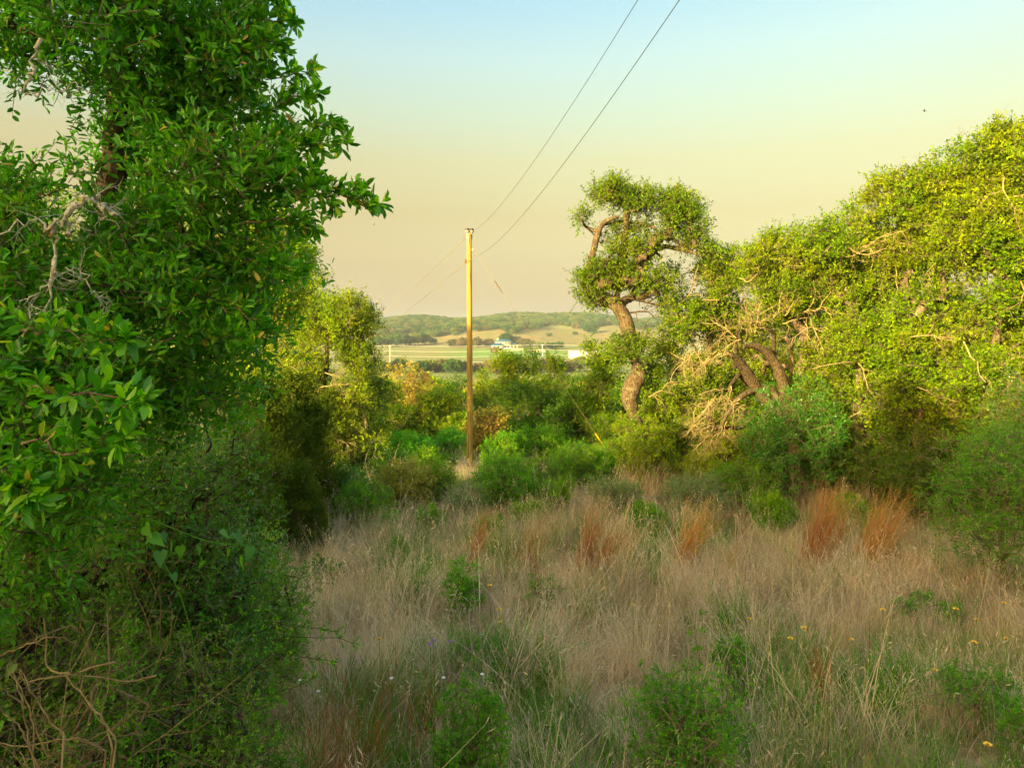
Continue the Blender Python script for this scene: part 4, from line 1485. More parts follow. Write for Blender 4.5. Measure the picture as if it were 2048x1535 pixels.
# ------------------------------------------------------------------ valley trees behind the pole
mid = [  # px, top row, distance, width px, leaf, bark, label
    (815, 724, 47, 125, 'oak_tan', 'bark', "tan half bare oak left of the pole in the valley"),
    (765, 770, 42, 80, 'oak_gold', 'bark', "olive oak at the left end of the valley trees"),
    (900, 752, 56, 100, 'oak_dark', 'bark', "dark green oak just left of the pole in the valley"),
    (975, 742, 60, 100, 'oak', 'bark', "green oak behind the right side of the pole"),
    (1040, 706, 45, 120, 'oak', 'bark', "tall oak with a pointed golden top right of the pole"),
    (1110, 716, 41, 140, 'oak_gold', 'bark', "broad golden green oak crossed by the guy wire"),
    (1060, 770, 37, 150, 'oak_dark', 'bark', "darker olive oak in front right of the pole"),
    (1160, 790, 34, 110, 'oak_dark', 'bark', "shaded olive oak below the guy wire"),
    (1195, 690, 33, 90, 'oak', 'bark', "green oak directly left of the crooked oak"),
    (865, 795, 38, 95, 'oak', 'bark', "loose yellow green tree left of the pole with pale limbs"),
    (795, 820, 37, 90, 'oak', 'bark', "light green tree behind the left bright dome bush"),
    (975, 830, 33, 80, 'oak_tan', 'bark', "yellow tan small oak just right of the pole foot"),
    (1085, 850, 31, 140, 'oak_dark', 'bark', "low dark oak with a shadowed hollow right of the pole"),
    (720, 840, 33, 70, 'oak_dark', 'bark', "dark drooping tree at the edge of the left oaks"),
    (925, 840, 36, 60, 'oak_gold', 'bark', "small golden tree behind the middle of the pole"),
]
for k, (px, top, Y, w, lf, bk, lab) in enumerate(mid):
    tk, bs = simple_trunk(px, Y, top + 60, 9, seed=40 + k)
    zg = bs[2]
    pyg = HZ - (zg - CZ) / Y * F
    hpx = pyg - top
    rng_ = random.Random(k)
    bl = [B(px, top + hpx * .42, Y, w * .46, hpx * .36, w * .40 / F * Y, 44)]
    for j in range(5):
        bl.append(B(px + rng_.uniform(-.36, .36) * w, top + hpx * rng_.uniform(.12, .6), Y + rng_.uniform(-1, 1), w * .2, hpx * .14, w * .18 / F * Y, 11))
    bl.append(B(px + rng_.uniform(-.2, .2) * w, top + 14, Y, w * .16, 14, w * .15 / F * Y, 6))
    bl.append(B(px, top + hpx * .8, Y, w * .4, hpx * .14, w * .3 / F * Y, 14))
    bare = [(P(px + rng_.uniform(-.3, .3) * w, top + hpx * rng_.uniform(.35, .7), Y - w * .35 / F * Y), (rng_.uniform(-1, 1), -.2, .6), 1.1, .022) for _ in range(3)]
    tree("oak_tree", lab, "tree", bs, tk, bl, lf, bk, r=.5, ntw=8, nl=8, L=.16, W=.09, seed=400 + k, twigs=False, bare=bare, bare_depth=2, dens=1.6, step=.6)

VP = far_proto("valley_oak", 'oak', 150, 2.7, 4.6, 60, .34), far_proto("valley_oak_dark", 'oak_dark', 151, 2.9, 5.0, 60, .34), far_proto("valley_oak_gold", 'oak_gold', 152, 2.6, 4.4, 60, .34), far_proto("valley_oak_tan", 'oak_tan', 153, 2.6, 4.2, 60, .34)
rv = random.Random(9)
for row, (Y, n) in enumerate(((62, 11), (76, 11), (92, 12), (115, 12))):
    for k in range(n):
        px = 640 + (k + rv.uniform(.1, .9)) * 660 / n
        y = Y + rv.uniform(-4, 4)
        x = (px - 1024) / F * y
        s = rv.uniform(.85, 1.2)
        far_tree(x, y, s, VP[rv.choice((0, 0, 1, 1, 1, 2, 3))], "oak in the wooded valley between the pole and the far field", "oaks of the wooded valley behind the pole")


def dome(label, px, Y, w, h, seed, leaf='bright'):
    return shrub(label, px, Y, w, h, leaf, .075, .026, 120, seed, name="bush", cat="bush", r=.22, ntw=9, nl=9, up=.1)


dome("rounded bright green bush left of the pole", 822, 29.0, 2.2, 1.35, 501)
dome("bright green bush tucked behind the pole foot", 902, 30.5, 1.5, 1.45, 502)

# ------------------------------------------------------------------ shrubs along the far edge of the meadow
S = shrub
S("blue green spreading shrub in front of the left cedars", 690, 16.6, 1.35, 1.35, 'gloss_shrub', .05, .022, 80, 601)
S("pale yellow green thorny shrub left of the pole in sunlight", 812, 16.9, 1.60, 1.55, 'agarito', .045, .02, 110, 602)
S("low green bush at the sunny left edge of the meadow", 728, 15.4, 1.45, 1.10, 'shrub', .045, .02, 90, 603)
S("small leafy bush beside the patch of sunlit straw", 640, 16.6, 0.70, 0.75, 'shrub', .04, .018, 30, 604)
S("rich green bush between the pale shrub and the pole", 868, 17.6, 1.30, 1.45, 'shrub', .045, .02, 90, 605)
S("grey green weedy bush in front of the pole foot", 932, 16.2, 1.00, 1.15, 'grey', .045, .012, 60, 606)
S("rounded deep green bush just right of the pole", 1010, 16.9, 1.60, 1.60, 'fore', .045, .02, 120, 607)
S("light green low bush right of the deep green one", 1085, 18.6, 1.80, 1.50, 'shrub', .05, .022, 90, 608)
S("green bush below the dark hollow in the trees", 1160, 19.6, 1.90, 1.70, 'shrub', .05, .022, 90, 609)
S("sunlit bush around the yellow guy guard", 1225, 22.5, 1.60, 1.70, 'shrub', .05, .022, 80, 610)
S("leafy yellow green bush below the crooked oak trunk", 1285, 19.2, 2.04, 2.56, 'oak', .06, .028, 100, 611)
S("tall yellow green bush right of the crooked trunk", 1365, 21.0, 2.28, 3.24, 'oak', .06, .028, 120, 612, bare=10)
S("grey green bush at the back of the meadow before the crooked oak", 1232, 16.4, 1.45, 1.15, 'grey', .045, .014, 80, 613)
S("low grey green weeds along the meadow edge at right", 1385, 16.4, 2.00, 1.20, 'grey', .05, .014, 90, 614)
S("tall green weeds between grass and the right oaks", 1480, 16.8, 1.90, 1.50, 'shrub', .05, .016, 90, 615)
S("dark rounded bush in shade before the right oaks", 1590, 17.2, 2.76, 3.38, 'gloss_shrub', .05, .024, 190, 616, lift=.25)
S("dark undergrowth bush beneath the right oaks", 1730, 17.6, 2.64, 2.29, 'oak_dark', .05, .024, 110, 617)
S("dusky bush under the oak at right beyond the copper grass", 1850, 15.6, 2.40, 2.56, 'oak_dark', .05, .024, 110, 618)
S("large dark green shrub leaning in from the right edge", 2010, 10.6, 2.40, 2.70, 'fore', .036, .016, 190, 619, r=.18, bare=14, bark='bark', nst=7)
S("dark shrub behind the one leaning in at right", 2090, 12.6, 2.64, 3.78, 'gloss_shrub', .04, .018, 130, 620, r=.2, bare=10)
S("low branch of seedlings at the foot of the right shrub", 1850, 9.6, 0.90, 0.50, 'fore', .03, .013, 26, 621, r=.09)

BUSH = {}


def bush(lab, px, Y, w, h, lf):
    """the first of each kind is built, the others are copies turned and scaled"""
    if lf not in BUSH:
        near_ = lf in ('near_shrub', 'gloss_shrub')
        BUSH[lf] = (S(lab, px, Y, w, h, lf, .055 if near_ else .075, .028 if near_ else .038, 70, 640 + len(BUSH), r=.24, bare=10, lift=.1, nst=5), w, h)
        return
    o, w0, h0 = BUSH[lf]
    x = (px - 1024) / F * Y
    dup(o, (x, Y, float(g(x, Y))), len(lab) * 1.7, w / w0, lab, h / h0)


for k_, (px_, Y_, w_, h_, lf_, lab_) in enumerate((
        (1440, 20.2, 2.0, 1.9, 'oak', "sunlit low bush in front of the bare inner limbs"), (1520, 20.8, 2.2, 2.2, 'oak', "bush behind the rounded dark bush at right"), (1665, 19.2, 2.2, 2.4, 'oak', "leafy bush filling the gap right of the rounded dark bush"),
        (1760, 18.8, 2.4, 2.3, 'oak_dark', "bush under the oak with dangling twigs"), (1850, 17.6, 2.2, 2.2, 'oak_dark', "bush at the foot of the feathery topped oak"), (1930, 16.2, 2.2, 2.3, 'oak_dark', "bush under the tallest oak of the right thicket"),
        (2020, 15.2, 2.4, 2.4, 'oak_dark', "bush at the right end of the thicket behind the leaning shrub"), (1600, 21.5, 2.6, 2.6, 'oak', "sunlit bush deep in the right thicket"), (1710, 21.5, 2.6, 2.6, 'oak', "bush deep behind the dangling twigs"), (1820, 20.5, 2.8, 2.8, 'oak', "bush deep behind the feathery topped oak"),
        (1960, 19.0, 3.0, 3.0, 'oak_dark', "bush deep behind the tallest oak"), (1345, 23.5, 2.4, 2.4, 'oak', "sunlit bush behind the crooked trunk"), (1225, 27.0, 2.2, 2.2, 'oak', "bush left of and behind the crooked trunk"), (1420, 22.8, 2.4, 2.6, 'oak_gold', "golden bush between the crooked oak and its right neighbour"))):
    bush(lab_, px_, Y_, w_, h_, lf_)
for k_, (px_, Y_, w_, h_, lf_, lab_) in enumerate((
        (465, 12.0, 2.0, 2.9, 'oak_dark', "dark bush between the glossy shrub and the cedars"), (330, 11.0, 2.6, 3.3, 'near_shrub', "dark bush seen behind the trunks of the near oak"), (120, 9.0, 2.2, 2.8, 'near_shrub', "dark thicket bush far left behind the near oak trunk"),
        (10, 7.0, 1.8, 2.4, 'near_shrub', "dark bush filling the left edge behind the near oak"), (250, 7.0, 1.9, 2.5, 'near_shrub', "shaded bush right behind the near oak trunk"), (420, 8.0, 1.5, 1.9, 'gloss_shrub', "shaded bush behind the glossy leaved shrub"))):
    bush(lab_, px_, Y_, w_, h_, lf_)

S("second green bush in the row before the pole, left of the deep green one", 980, 18.2, 0.90, 1.20, 'shrub', .05, .022, 70, 622)
S("leafy bush filling the row between the deep green bush and the dried thistle", 1100, 16.8, 1.30, 1.00, 'shrub', .05, .022, 60, 623)
S("bright leafy bush at the left end of the row before the pole", 765, 17.8, 1.40, 1.35, 'shrub', .05, .022, 60, 624)

for k_, (px_, Y_, w_, h_, lf_, lab_) in enumerate((
        (735, 23.0, 1.6, 1.3, 'shrub', "green bush at the left end behind the front row of bushes"), (800, 24.5, 1.6, 1.0, 'shrub', "low bush before the rounded bright bush"), (850, 23.5, 1.4, 1.2, 'shrub', "green bush before the gap between the two bright bushes"),
        (890, 24.5, 1.1, .9, 'shrub', "low green bush left of the pole foot"), (1002, 24.0, 1.4, 1.5, 'shrub', "green bush right of the pole foot"), (1035, 25.5, 1.7, 1.7, 'shrub', "tall green bush behind the deep green one"),
        (1095, 26.0, 1.8, 1.8, 'shrub', "green bush under the dark hollow at left"), (1150, 23.0, 1.6, 1.4, 'shrub', "green bush between the pole row and the crooked oak"), (1205, 20.5, 1.5, 1.4, 'shrub', "bush at the foot of the guy wire"),
        (1330, 20.0, 1.6, 1.6, 'oak_gold', "sunlit bush right below the crooked trunk"), (1410, 19.0, 1.5, 1.5, 'oak_gold', "sunlit bush before the drooping dead branches"), (690, 27.0, 2.2, 2.4, 'oak_gold', "bright bush under the sunlit oak left of the far view"))):
    bush(lab_, px_, Y_, w_, h_, lf_)

for k_, (px_, Y_, w_, h_, lf_, lab_) in enumerate((
        (860, 15.2, .8, .75, 'shrub', "small green weed clump just before the pale shrub"), (985, 14.8, .7, .6, 'shrub', "small green weed clump at the meadow edge below the deep green bush"), (1060, 15.6, .9, .7, 'shrub', "small green weed clump left of the dried thistle"),
        (1290, 15.2, 1.0, .7, 'shrub', "small green weed clump before the sunlit golden grass"), (1540, 15.4, 1.1, .9, 'shrub', "green weed clump before the rounded dark bush"), (1700, 15.2, 1.0, .9, 'shrub', "green weed clump behind the copper grass at right"))):
    bush(lab_, px_, Y_, w_, h_, lf_)

# foreground shrubs
S("bushy green seedling at bottom centre left", 935, 5.35, 0.66, 1.05, 'fore', .026, .0115, 70, 701, r=.09, ntw=7, nl=10, nst=7, dens=1.5, side=.075,
  sprays=[[(937.25, 1520, 5.35), (944.75, 1451, 5.17), (950, 1322, 5.17)], [(941.45, 1520, 5.35), (962.95, 1471, 5.29), (978, 1362, 5.29)], [(929.75, 1520, 5.35), (912.25, 1482, 5.41), (900, 1385, 5.41)], [(926.75, 1520, 5.35), (899.25, 1491, 5.53), (880, 1402, 5.53)], [(946.55, 1520, 5.35), (985.05, 1510, 5.23), (1012, 1440, 5.23)], [(923.75, 1520, 5.35), (886.25, 1516, 5.35), (860, 1452, 5.35)], [(933.5, 1520, 5.35), (928.5, 1466, 5.47), (925, 1352, 5.47)], [(944.0, 1520, 5.35), (974.0, 1491, 5.17), (995, 1402, 5.17)], [(936.5, 1520, 5.35), (941.5, 1502, 5.29), (945, 1425, 5.29)], [(925.25, 1520, 5.35), (892.75, 1540, 5.41), (870, 1500, 5.41)], [(945.5, 1520, 5.35), (980.5, 1540, 5.53), (1005, 1500, 5.53)]])
S("wide bushy green seedling at bottom centre right", 1375, 5.6, 1.10, 1.10, 'fore', .026, .0115, 110, 702, r=.1, ntw=7, nl=10, nst=9, dens=1.6, side=.08,
  sprays=[[(1379.5, 1500, 5.6), (1394.5, 1394, 5.42), (1405, 1228, 5.42)], [(1378.0, 1500, 5.6), (1388.0, 1430, 5.54), (1395, 1300, 5.54)], [(1369.75, 1500, 5.6), (1352.25, 1456, 5.66), (1340, 1352, 5.66)], [(1361.05, 1500, 5.6), (1314.55, 1445, 5.78), (1282, 1330, 5.78)], [(1362.25, 1500, 5.6), (1319.75, 1481, 5.48), (1290, 1402, 5.48)], [(1384.75, 1500, 5.6), (1417.25, 1446, 5.6), (1440, 1332, 5.6)], [(1394.05, 1500, 5.6), (1457.55, 1466, 5.72), (1502, 1372, 5.72)], [(1389.25, 1500, 5.6), (1436.75, 1447, 5.42), (1470, 1335, 5.42)], [(1356.25, 1500, 5.6), (1293.75, 1501, 5.54), (1250, 1442, 5.54)], [(1375.75, 1500, 5.6), (1378.25, 1414, 5.66), (1380, 1268, 5.66)], [(1368.25, 1500, 5.6), (1345.75, 1476, 5.78), (1330, 1392, 5.78)], [(1393.75, 1500, 5.6), (1456.25, 1505, 5.48), (1500, 1450, 5.48)], [(1358.05, 1500, 5.6), (1301.55, 1525, 5.6), (1262, 1490, 5.6)], [(1382.5, 1500, 5.6), (1407.5, 1472, 5.72), (1425, 1385, 5.72)]])
S("spindly green sapling before the copper grass", 928, 9.6, 0.60, 0.98, 'fore', .036, .016, 28, 703, r=.1, nst=3)
S("thin leafy sprout in the left meadow", 655, 11.2, 0.55, 0.55, 'gloss_shrub', .036, .016, 18, 704, r=.09, nst=3)
S("tufted green weed in the right meadow", 1462, 7.6, 0.48, 0.56, 'fore', .03, .012, 28, 705, r=.08)
S("feathery green weed in the middle of the meadow", 950, 7.6, 0.60, 0.56, 'bright', .03, .007, 28, 706, r=.09)
S("fresh green weed patch at lower right", 1960, 6.6, 0.90, 0.62, 'fore', .03, .009, 34, 707, r=.1)
S("small dark green bush cut by the right edge at bottom", 2075, 6.0, 0.60, 0.56, 'fore', .025, .011, 34, 708, r=.08)
S("low green sprig at bottom edge left of centre", 640, 4.75, 0.35, 0.30, 'fore', .022, .0095, 22, 709, r=.07)
S("small bright bush behind the pale dry stalks", 780, 15.0, 0.72, 0.62, 'bright', .04, .018, 24, 710, r=.1)
S("thin yellow green weed among copper stems", 1090, 9.8, 0.60, 0.75, 'shrub', .03, .012, 16, 711, r=.09, nst=3)

# ------------------------------------------------------------------ crooked oak
Yc = 20.0
cz = float(g((1262 - 1024) / F * Yc, Yc))
cbase = ((1262 - 1024) / F * Yc, Yc, cz)
ct = [((1275 - 1024) / F * Yc, Yc, cz - .3, .30), T4(1284, 880, Yc, 27), T4(1266, 824, Yc, 24), T4(1258, 795, Yc, 34), T4(1265, 770, Yc, 37), T4(1279, 748, Yc, 32), T4(1272, 726, Yc, 18), T4(1266, 700, Yc, 21), T4(1257, 662, Yc, 30), T4(1249, 634, Yc, 28), T4(1234, 610, Yc, 27), T4(1212, 592, Yc, 17)]
crooked = tree("oak_tree", "tall crooked oak with a swollen twisted trunk against the sky", "tree", cbase, ct,
               [B(1195, 408, Yc, 38, 28, .5, 30), B(1225, 388, Yc, 40, 22, .55, 28), B(1275, 402, Yc, 45, 18, .5, 26), B(1340, 418, Yc, 48, 30, .65, 36), B(1370, 440, Yc, 38, 26, .6, 28), B(1345, 395, Yc, 14, 16, .3, 6), B(1228, 366, Yc, 10, 10, .25, 4),
                B(1310, 465, Yc, 40, 18, .5, 14), B(1240, 460, Yc, 25, 15, .35, 7), B(1390, 490, Yc, 28, 16, .4, 10), B(1425, 505, Yc, 16, 12, .3, 6),
                B(1245, 520, Yc, 55, 28, .7, 34), B(1205, 550, Yc, 42, 22, .55, 26), B(1270, 560, Yc, 50, 24, .6, 26), B(1180, 585, Yc, 24, 20, .4, 12), B(1320, 570, Yc, 30, 22, .5, 12),
                B(1300, 440, Yc, 38, 22, .5, 14), B(1280, 425, Yc, 30, 18, .4, 10), B(1215, 500, Yc, 26, 22, .4, 8), B(1168, 430, Yc, 14, 14, .3, 5), B(1400, 460, Yc, 14, 14, .3, 5), B(1380, 405, Yc, 16, 10, .3, 4), B(1290, 500, Yc, 24, 14, .4, 6), B(1170, 560, Yc, 14, 12, .3, 4), B(1265, 690, Yc - .3, 38, 24, .45, 22), B(1250, 720, Yc - .3, 26, 12, .35, 10), B(1290, 725, Yc - .3, 20, 10, .3, 5), B(1200, 600, Yc, 22, 12, .3, 8)],
               'oak_mid', 'bark_tan', r=.33, ntw=8, nl=9, L=.08, W=.043, seed=800, gaps=.2, dens=1.9, trunk_sides=14, rtip=.008, step=.18, wob=.22, rough=.035,
               bare=[(P(1240, 600, Yc), (.9, -.1, .2), 1.3, .05), (P(1300, 490, Yc), (.8, 0, -.3), .8, .02), (P(1260, 625, Yc), (.8, -.2, -.1), .8, .03)], bare_mat='bark_tan', bare_depth=2)
a = Acc()
for pl in ([(1234, 612, 26), (1200, 590, 14), (1170, 575, 12), (1165, 560, 9), (1180, 530, 12), (1188, 500, 13), (1196, 460, 12), (1206, 445, 9), (1235, 435, 6)], [(1240, 606, 20), (1262, 595, 15), (1300, 590, 11), (1320, 560, 9)], [(1196, 462, 8), (1170, 450, 5), (1160, 440, 3)],
           [(1206, 448, 7), (1240, 440, 6), (1290, 448, 6), (1310, 460, 5)], [(1315, 500, 8), (1335, 490, 9), (1370, 500, 8), (1400, 515, 4)], [(1262, 595, 10), (1290, 540, 9), (1310, 500, 9), (1330, 470, 7), (1345, 430, 5)], [(1310, 500, 6), (1325, 512, 5), (1318, 520, 3)], [(1234, 600, 12), (1240, 565, 9), (1250, 530, 6)]):
    q = np.array([T4(x_, y_, Yc, w_ * 1.05) for x_, y_, w_ in pl])
    s_ = np.linspace(0, 1, 20)
    u = np.linspace(0, 1, len(q))
    q = np.stack([np.interp(s_, u, q[:, i]) for i in range(4)], 1)
    q[1:-1] = (q[:-2] + 2 * q[1:-1] + q[2:]) / 4
    q[:, 1] += .2 * np.sin(s_ * 5)
    tube(a, q[:, :3], q[:, 3], 8, .5, .07)
a.build("limbs", M['bark_tan'], crooked, cbase, smooth=True)

# ------------------------------------------------------------------ right oak thicket
right = [
    ("oak_tree", "low oak whose crown joins the crooked oak on its right", 1420, 21.0, 640, [(1390, 560, 60, 50), (1450, 545, 65, 50), (1360, 640, 60, 70), (1440, 640, 80, 55), (1350, 740, 70, 60), (1410, 760, 60, 50), (1330, 840, 70, 50)], 1),
    ("oak_tree", "wide oak with many bare twisted inner limbs at right centre", 1590, 19.6, 700, [(1500, 520, 70, 40), (1570, 500, 70, 40), (1480, 600, 60, 45), (1560, 580, 80, 50), (1630, 560, 60, 60), (1620, 670, 50, 70), (1650, 760, 60, 60), (1700, 620, 60, 60)], 2),
    ("oak_tree", "oak with pale dangling twigs in the middle of the right thicket", 1725, 18.2, 680, [(1660, 480, 60, 40), (1730, 450, 70, 50), (1690, 560, 70, 60), (1760, 560, 70, 60), (1720, 680, 60, 50), (1790, 680, 60, 60), (1760, 770, 70, 50)], 3),
    ("oak_tree", "tall oak with feathery top twigs in the right thicket", 1850, 16.8, 640, [(1790, 410, 60, 60), (1850, 390, 70, 60), (1820, 500, 80, 70), (1900, 480, 80, 70), (1860, 620, 70, 60), (1830, 720, 70, 60), (1900, 720, 70, 60), (1870, 820, 80, 60)], 4),
    ("oak_tree", "tallest oak of the right thicket at the edge of the picture", 1990, 15.2, 600, [(1930, 350, 60, 60), (1990, 310, 70, 50), (2050, 330, 80, 70), (1960, 460, 80, 80), (2040, 480, 80, 90), (1980, 620, 80, 70), (2050, 660, 80, 80), (1970, 760, 80, 60), (2040, 820, 80, 70)], 5),
    ("oak_tree", "big oak cut off by the right edge of the picture", 2160, 14.0, 600, [(2120, 330, 90, 70), (2190, 380, 100, 90), (2130, 520, 90, 90), (2200, 620, 100, 90), (2120, 700, 80, 90), (2130, 840, 90, 80)], 6),
    ("oak_tree", "oak behind the right thicket showing only its crown", 1660, 24.0, 600, [(1600, 560, 80, 60), (1680, 530, 80, 60), (1760, 520, 90, 60), (1640, 660, 100, 70)], 7),
]
for (nm, lab, px, Y, tpy, bl, sd) in right:
    tk, bs = simple_trunk(px, Y, tpy, 26, seed=60 + sd)
    rg = np.random.default_rng(sd)
    bb = [B(x_, y_, Y + rg.uniform(-.6, .6), rx * .92, ry * .92, .95, int(34 * rx * ry / 3600 + 6)) for (x_, y_, rx, ry) in bl]
    if sd == 2:
        bb += [B(x_, y_, 21.3, 62, 52, .6, 22) for x_, y_ in ((1400, 650), (1470, 660), (1540, 650), (1440, 740), (1520, 740), (1590, 740), (1480, 810), (1560, 820))]
    if sd != 2:
        bb += [B(px + dx_, yy_, Y + .3, 75, 50, .9, 16) for dx_, yy_ in ((-60, 790), (50, 800), (-30, 870), (70, 880))]
    bare = []
    for _ in range(9):
        q = bl[rg.integers(0, len(bl))]
        bare.append((P(q[0] + rg.uniform(-60, 60), q[1] + q[3] * .9, Y - .9), (rg.uniform(-.8, .8), -.35, rg.uniform(-.8, .3)), rg.uniform(.7, 1.2), .02))
    if sd == 4:
        bare += [(P(x_, y_, Y), (rg.uniform(-.3, .3), 0, 1), .5, .010) for x_, y_ in ((1800, 370), (1830, 350), (1860, 340), (1880, 345))]
    if sd == 5:
        bare += [(P(x_, y_, Y), (rg.uniform(-.3, .3), 0, 1), .5, .010) for x_, y_ in ((1935, 310), (1950, 290), (2000, 270), (2030, 275))]
    tree(nm, lab, "tree", bs, tk, bb, 'oak' if sd != 2 else 'oak', 'bark', r=.33, ntw=9, nl=9, L=.088, W=.046, seed=900 + sd, gaps=.25, dens=2.6, bare=bare, bare_depth=2)
    if sd == 2:
        root = [o for o in COL.objects if o.get("label") == lab][0]
        a = Acc()
        for pl in ([(1600, 830, 30), (1590, 790, 27), (1575, 755, 24), (1555, 720, 22), (1530, 700, 18), (1505, 690, 14), (1480, 692, 8)], [(1600, 840, 30), (1540, 800, 26), (1515, 765, 26), (1490, 735, 24), (1470, 715, 18), (1445, 705, 12)], [(1515, 770, 16), (1490, 748, 12), (1470, 760, 9), (1450, 775, 7)],
                   [(1600, 840, 22), (1560, 775, 14), (1535, 778, 12), (1500, 785, 14), (1475, 800, 13), (1450, 830, 9), (1425, 870, 6)], [(1575, 755, 12), (1560, 700, 10), (1550, 665, 9), (1520, 655, 5)], [(1530, 840, 12), (1490, 860, 10), (1450, 855, 8), (1420, 850, 5)], [(1490, 735, 14), (1478, 700, 10), (1468, 660, 6)]):
            q = np.array([T4(x_, y_, 18.4, w_ * .9) for x_, y_, w_ in pl])
            s_ = np.linspace(0, 1, 18)
            u = np.linspace(0, 1, len(q))
            q = np.stack([np.interp(s_, u, q[:, i]) for i in range(4)], 1)
            q[1:-1] = (q[:-2] + 2 * q[1:-1] + q[2:]) / 4
            q[:, 1] += np.linspace(.8, -.3, 18)
            tube(a, q[:, :3], q[:, 3], 8, .5, .07)
        a.build("limbs", M['bark_tan'], root, bs, smooth=True)
        a = Acc()
        rg = np.random.default_rng(66)
        seeds = []
        for (x_, y_, n_, dx, dz, ln) in ((1440, 705, 4, -.8, -.3, .9), (1470, 670, 4, -.6, .4, .8), (1500, 660, 3, 0, .8, .8), (1520, 655, 4, -.4, .5, .7), (1450, 775, 4, -.7, -.6, .8), (1430, 800, 4, -.3, -.9, .8), (1430, 860, 5, -.4, -.7, .7), (1450, 850, 5, -.2, -.9, .7), (1420, 850, 4, -.8, -.4, .6), (1480, 800, 3, -.4, -.8, .8),
                                         (1390, 700, 3, -.4, -.8, .9), (1560, 640, 3, .2, .5, .7), (1620, 640, 3, .3, -.4, .8)):
            for _ in range(n_ + 1):
                seeds.append((P(x_ + rg.uniform(-14, 14), y_ + rg.uniform(-10, 10), 18.1 + rg.uniform(-.3, .3)), (dx + rg.uniform(-.4, .4), rg.uniform(-.5, .2), dz + rg.uniform(-.4, .4)), ln * rg.uniform(.7, 1.2), .017))
        tangle(a, seeds, rg, 2)
        a.build("bare_branches", M['bare'], root, bs, smooth=True, kind='stuff')

# ------------------------------------------------------------------ oaks left of and behind the viewpoint that shade the meadow
tkp = [(0, 0, -.3, .2), (.1, 0, .8, .17), (0, .1, 1.7, .13), (.1, .1, 2.6, .08)]
shade0 = tree("oak_tree", "broad low oak on the left beyond the picture edge shading the meadow", "tree", (0, 0, 0), tkp,
              [(0, 0, 2.5, 1.7, 1.7, 1.2, 60), (.9, .5, 2.2, 1.0, 1.0, .9, 22), (-.9, -.4, 2.1, 1.0, 1.0, .9, 22), (.2, -.9, 2.3, 1.0, 1.0, .9, 22), (0, .3, 1.0, 1.6, 1.6, .7, 30)], 'oak', r=.5, ntw=9, nl=9, L=.14, W=.08, seed=1001, twigs=False, group="oaks left of the viewpoint shading the meadow")
E = np.array([math.cos(sa), -math.sin(sa)])       # across the sunlight
first = True
for u_, s_, hgt, lab in ((-11.9, 15.5, 6.6, "lowest oak of the row shading the meadow, farthest from the viewpoint"), (-9.0, 16.5, 7.4, "second oak of the row shading the meadow"), (-6.2, 17.5, 8.0, "third oak of the row shading the meadow"),
                         (-3.2, 17.0, 8.4, "fourth oak of the row shading the meadow"), (-.2, 17.8, 8.4, "fifth oak of the row shading the meadow"), (2.8, 17.0, 8.4, "oak of the shading row nearest to straight behind the viewpoint"), (6.0, 17.6, 8.2, "oak of the shading row behind right of the viewpoint")):
    p = u_ * E + s_ * S2
    loc = (p[0], p[1], float(g(p[0], p[1])))
    k = hgt / 3.9
    if first:
        shade0.location = loc
        shade0.scale = (1.25, 1.25, k)
        shade0["label"] = lab
        first = False
    else:
        dup(shade0, loc, u_ * 1.3, 1.25, lab, k)

# ------------------------------------------------------------------ meadow grass
def grass_mat(name, cols, green=None, gscale=.55, g0=.5, g1=.66, trans=.42, vary=False):
    m, t, out = new_mat(name)
    at = t.nodes.new("ShaderNodeAttribute")
    at.attribute_name = "rnd"
    r1 = t.nodes.new("ShaderNodeValToRGB")
    set_ramp(r1, cols)
    t.links.new(at.outputs["Fac"], r1.inputs[0])
    col = r1.outputs[0]
    if green:
        r2 = t.nodes.new("ShaderNodeValToRGB")
        set_ramp(r2, green)
        t.links.new(at.outputs["Fac"], r2.inputs[0])
        nz = noise(t, gscale, 3, "World")
        st = t.nodes.new("ShaderNodeMapRange")
        st.inputs["From Min"].default_value = g0
        st.inputs["From Max"].default_value = g1
        t.links.new(nz.outputs["Fac"], st.inputs["Value"])
        mx = t.nodes.new("ShaderNodeMixRGB")
        t.links.new(st.outputs[0], mx.inputs[0])
        t.links.new(col, mx.inputs[1])
        t.links.new(r2.outputs[0], mx.inputs[2])
        col = mx.outputs[0]
    if vary:
        nv = noise(t, 1.1, 4, "World")
        rv_ = t.nodes.new("ShaderNodeValToRGB")
        set_ramp(rv_, [(.55, .5, .48), (.95, .95, .95), (1.25, 1.16, 1.0)], [.36, .5, .66])
        t.links.new(nv.outputs["Fac"], rv_.inputs[0])
        mv = t.nodes.new("ShaderNodeMixRGB")
        mv.blend_type = 'MULTIPLY'
        mv.inputs[0].default_value = 1.0
        t.links.new(col, mv.inputs[1])
        t.links.new(rv_.outputs[0], mv.inputs[2])
        col = mv.outputs[0]
    d = t.nodes.new("ShaderNodeBsdfDiffuse")
    tr = t.nodes.new("ShaderNodeBsdfTranslucent")
    t.links.new(col, d.inputs[0])
    t.links.new(col, tr.inputs[0])
    ms = t.nodes.new("ShaderNodeMixShader")
    ms.inputs[0].default_value = trans
    t.links.new(d.outputs[0], ms.inputs[1])
    t.links.new(tr.outputs[0], ms.inputs[2])
    t.links.new(ms.outputs[0], out.inputs["Surface"])
    return m


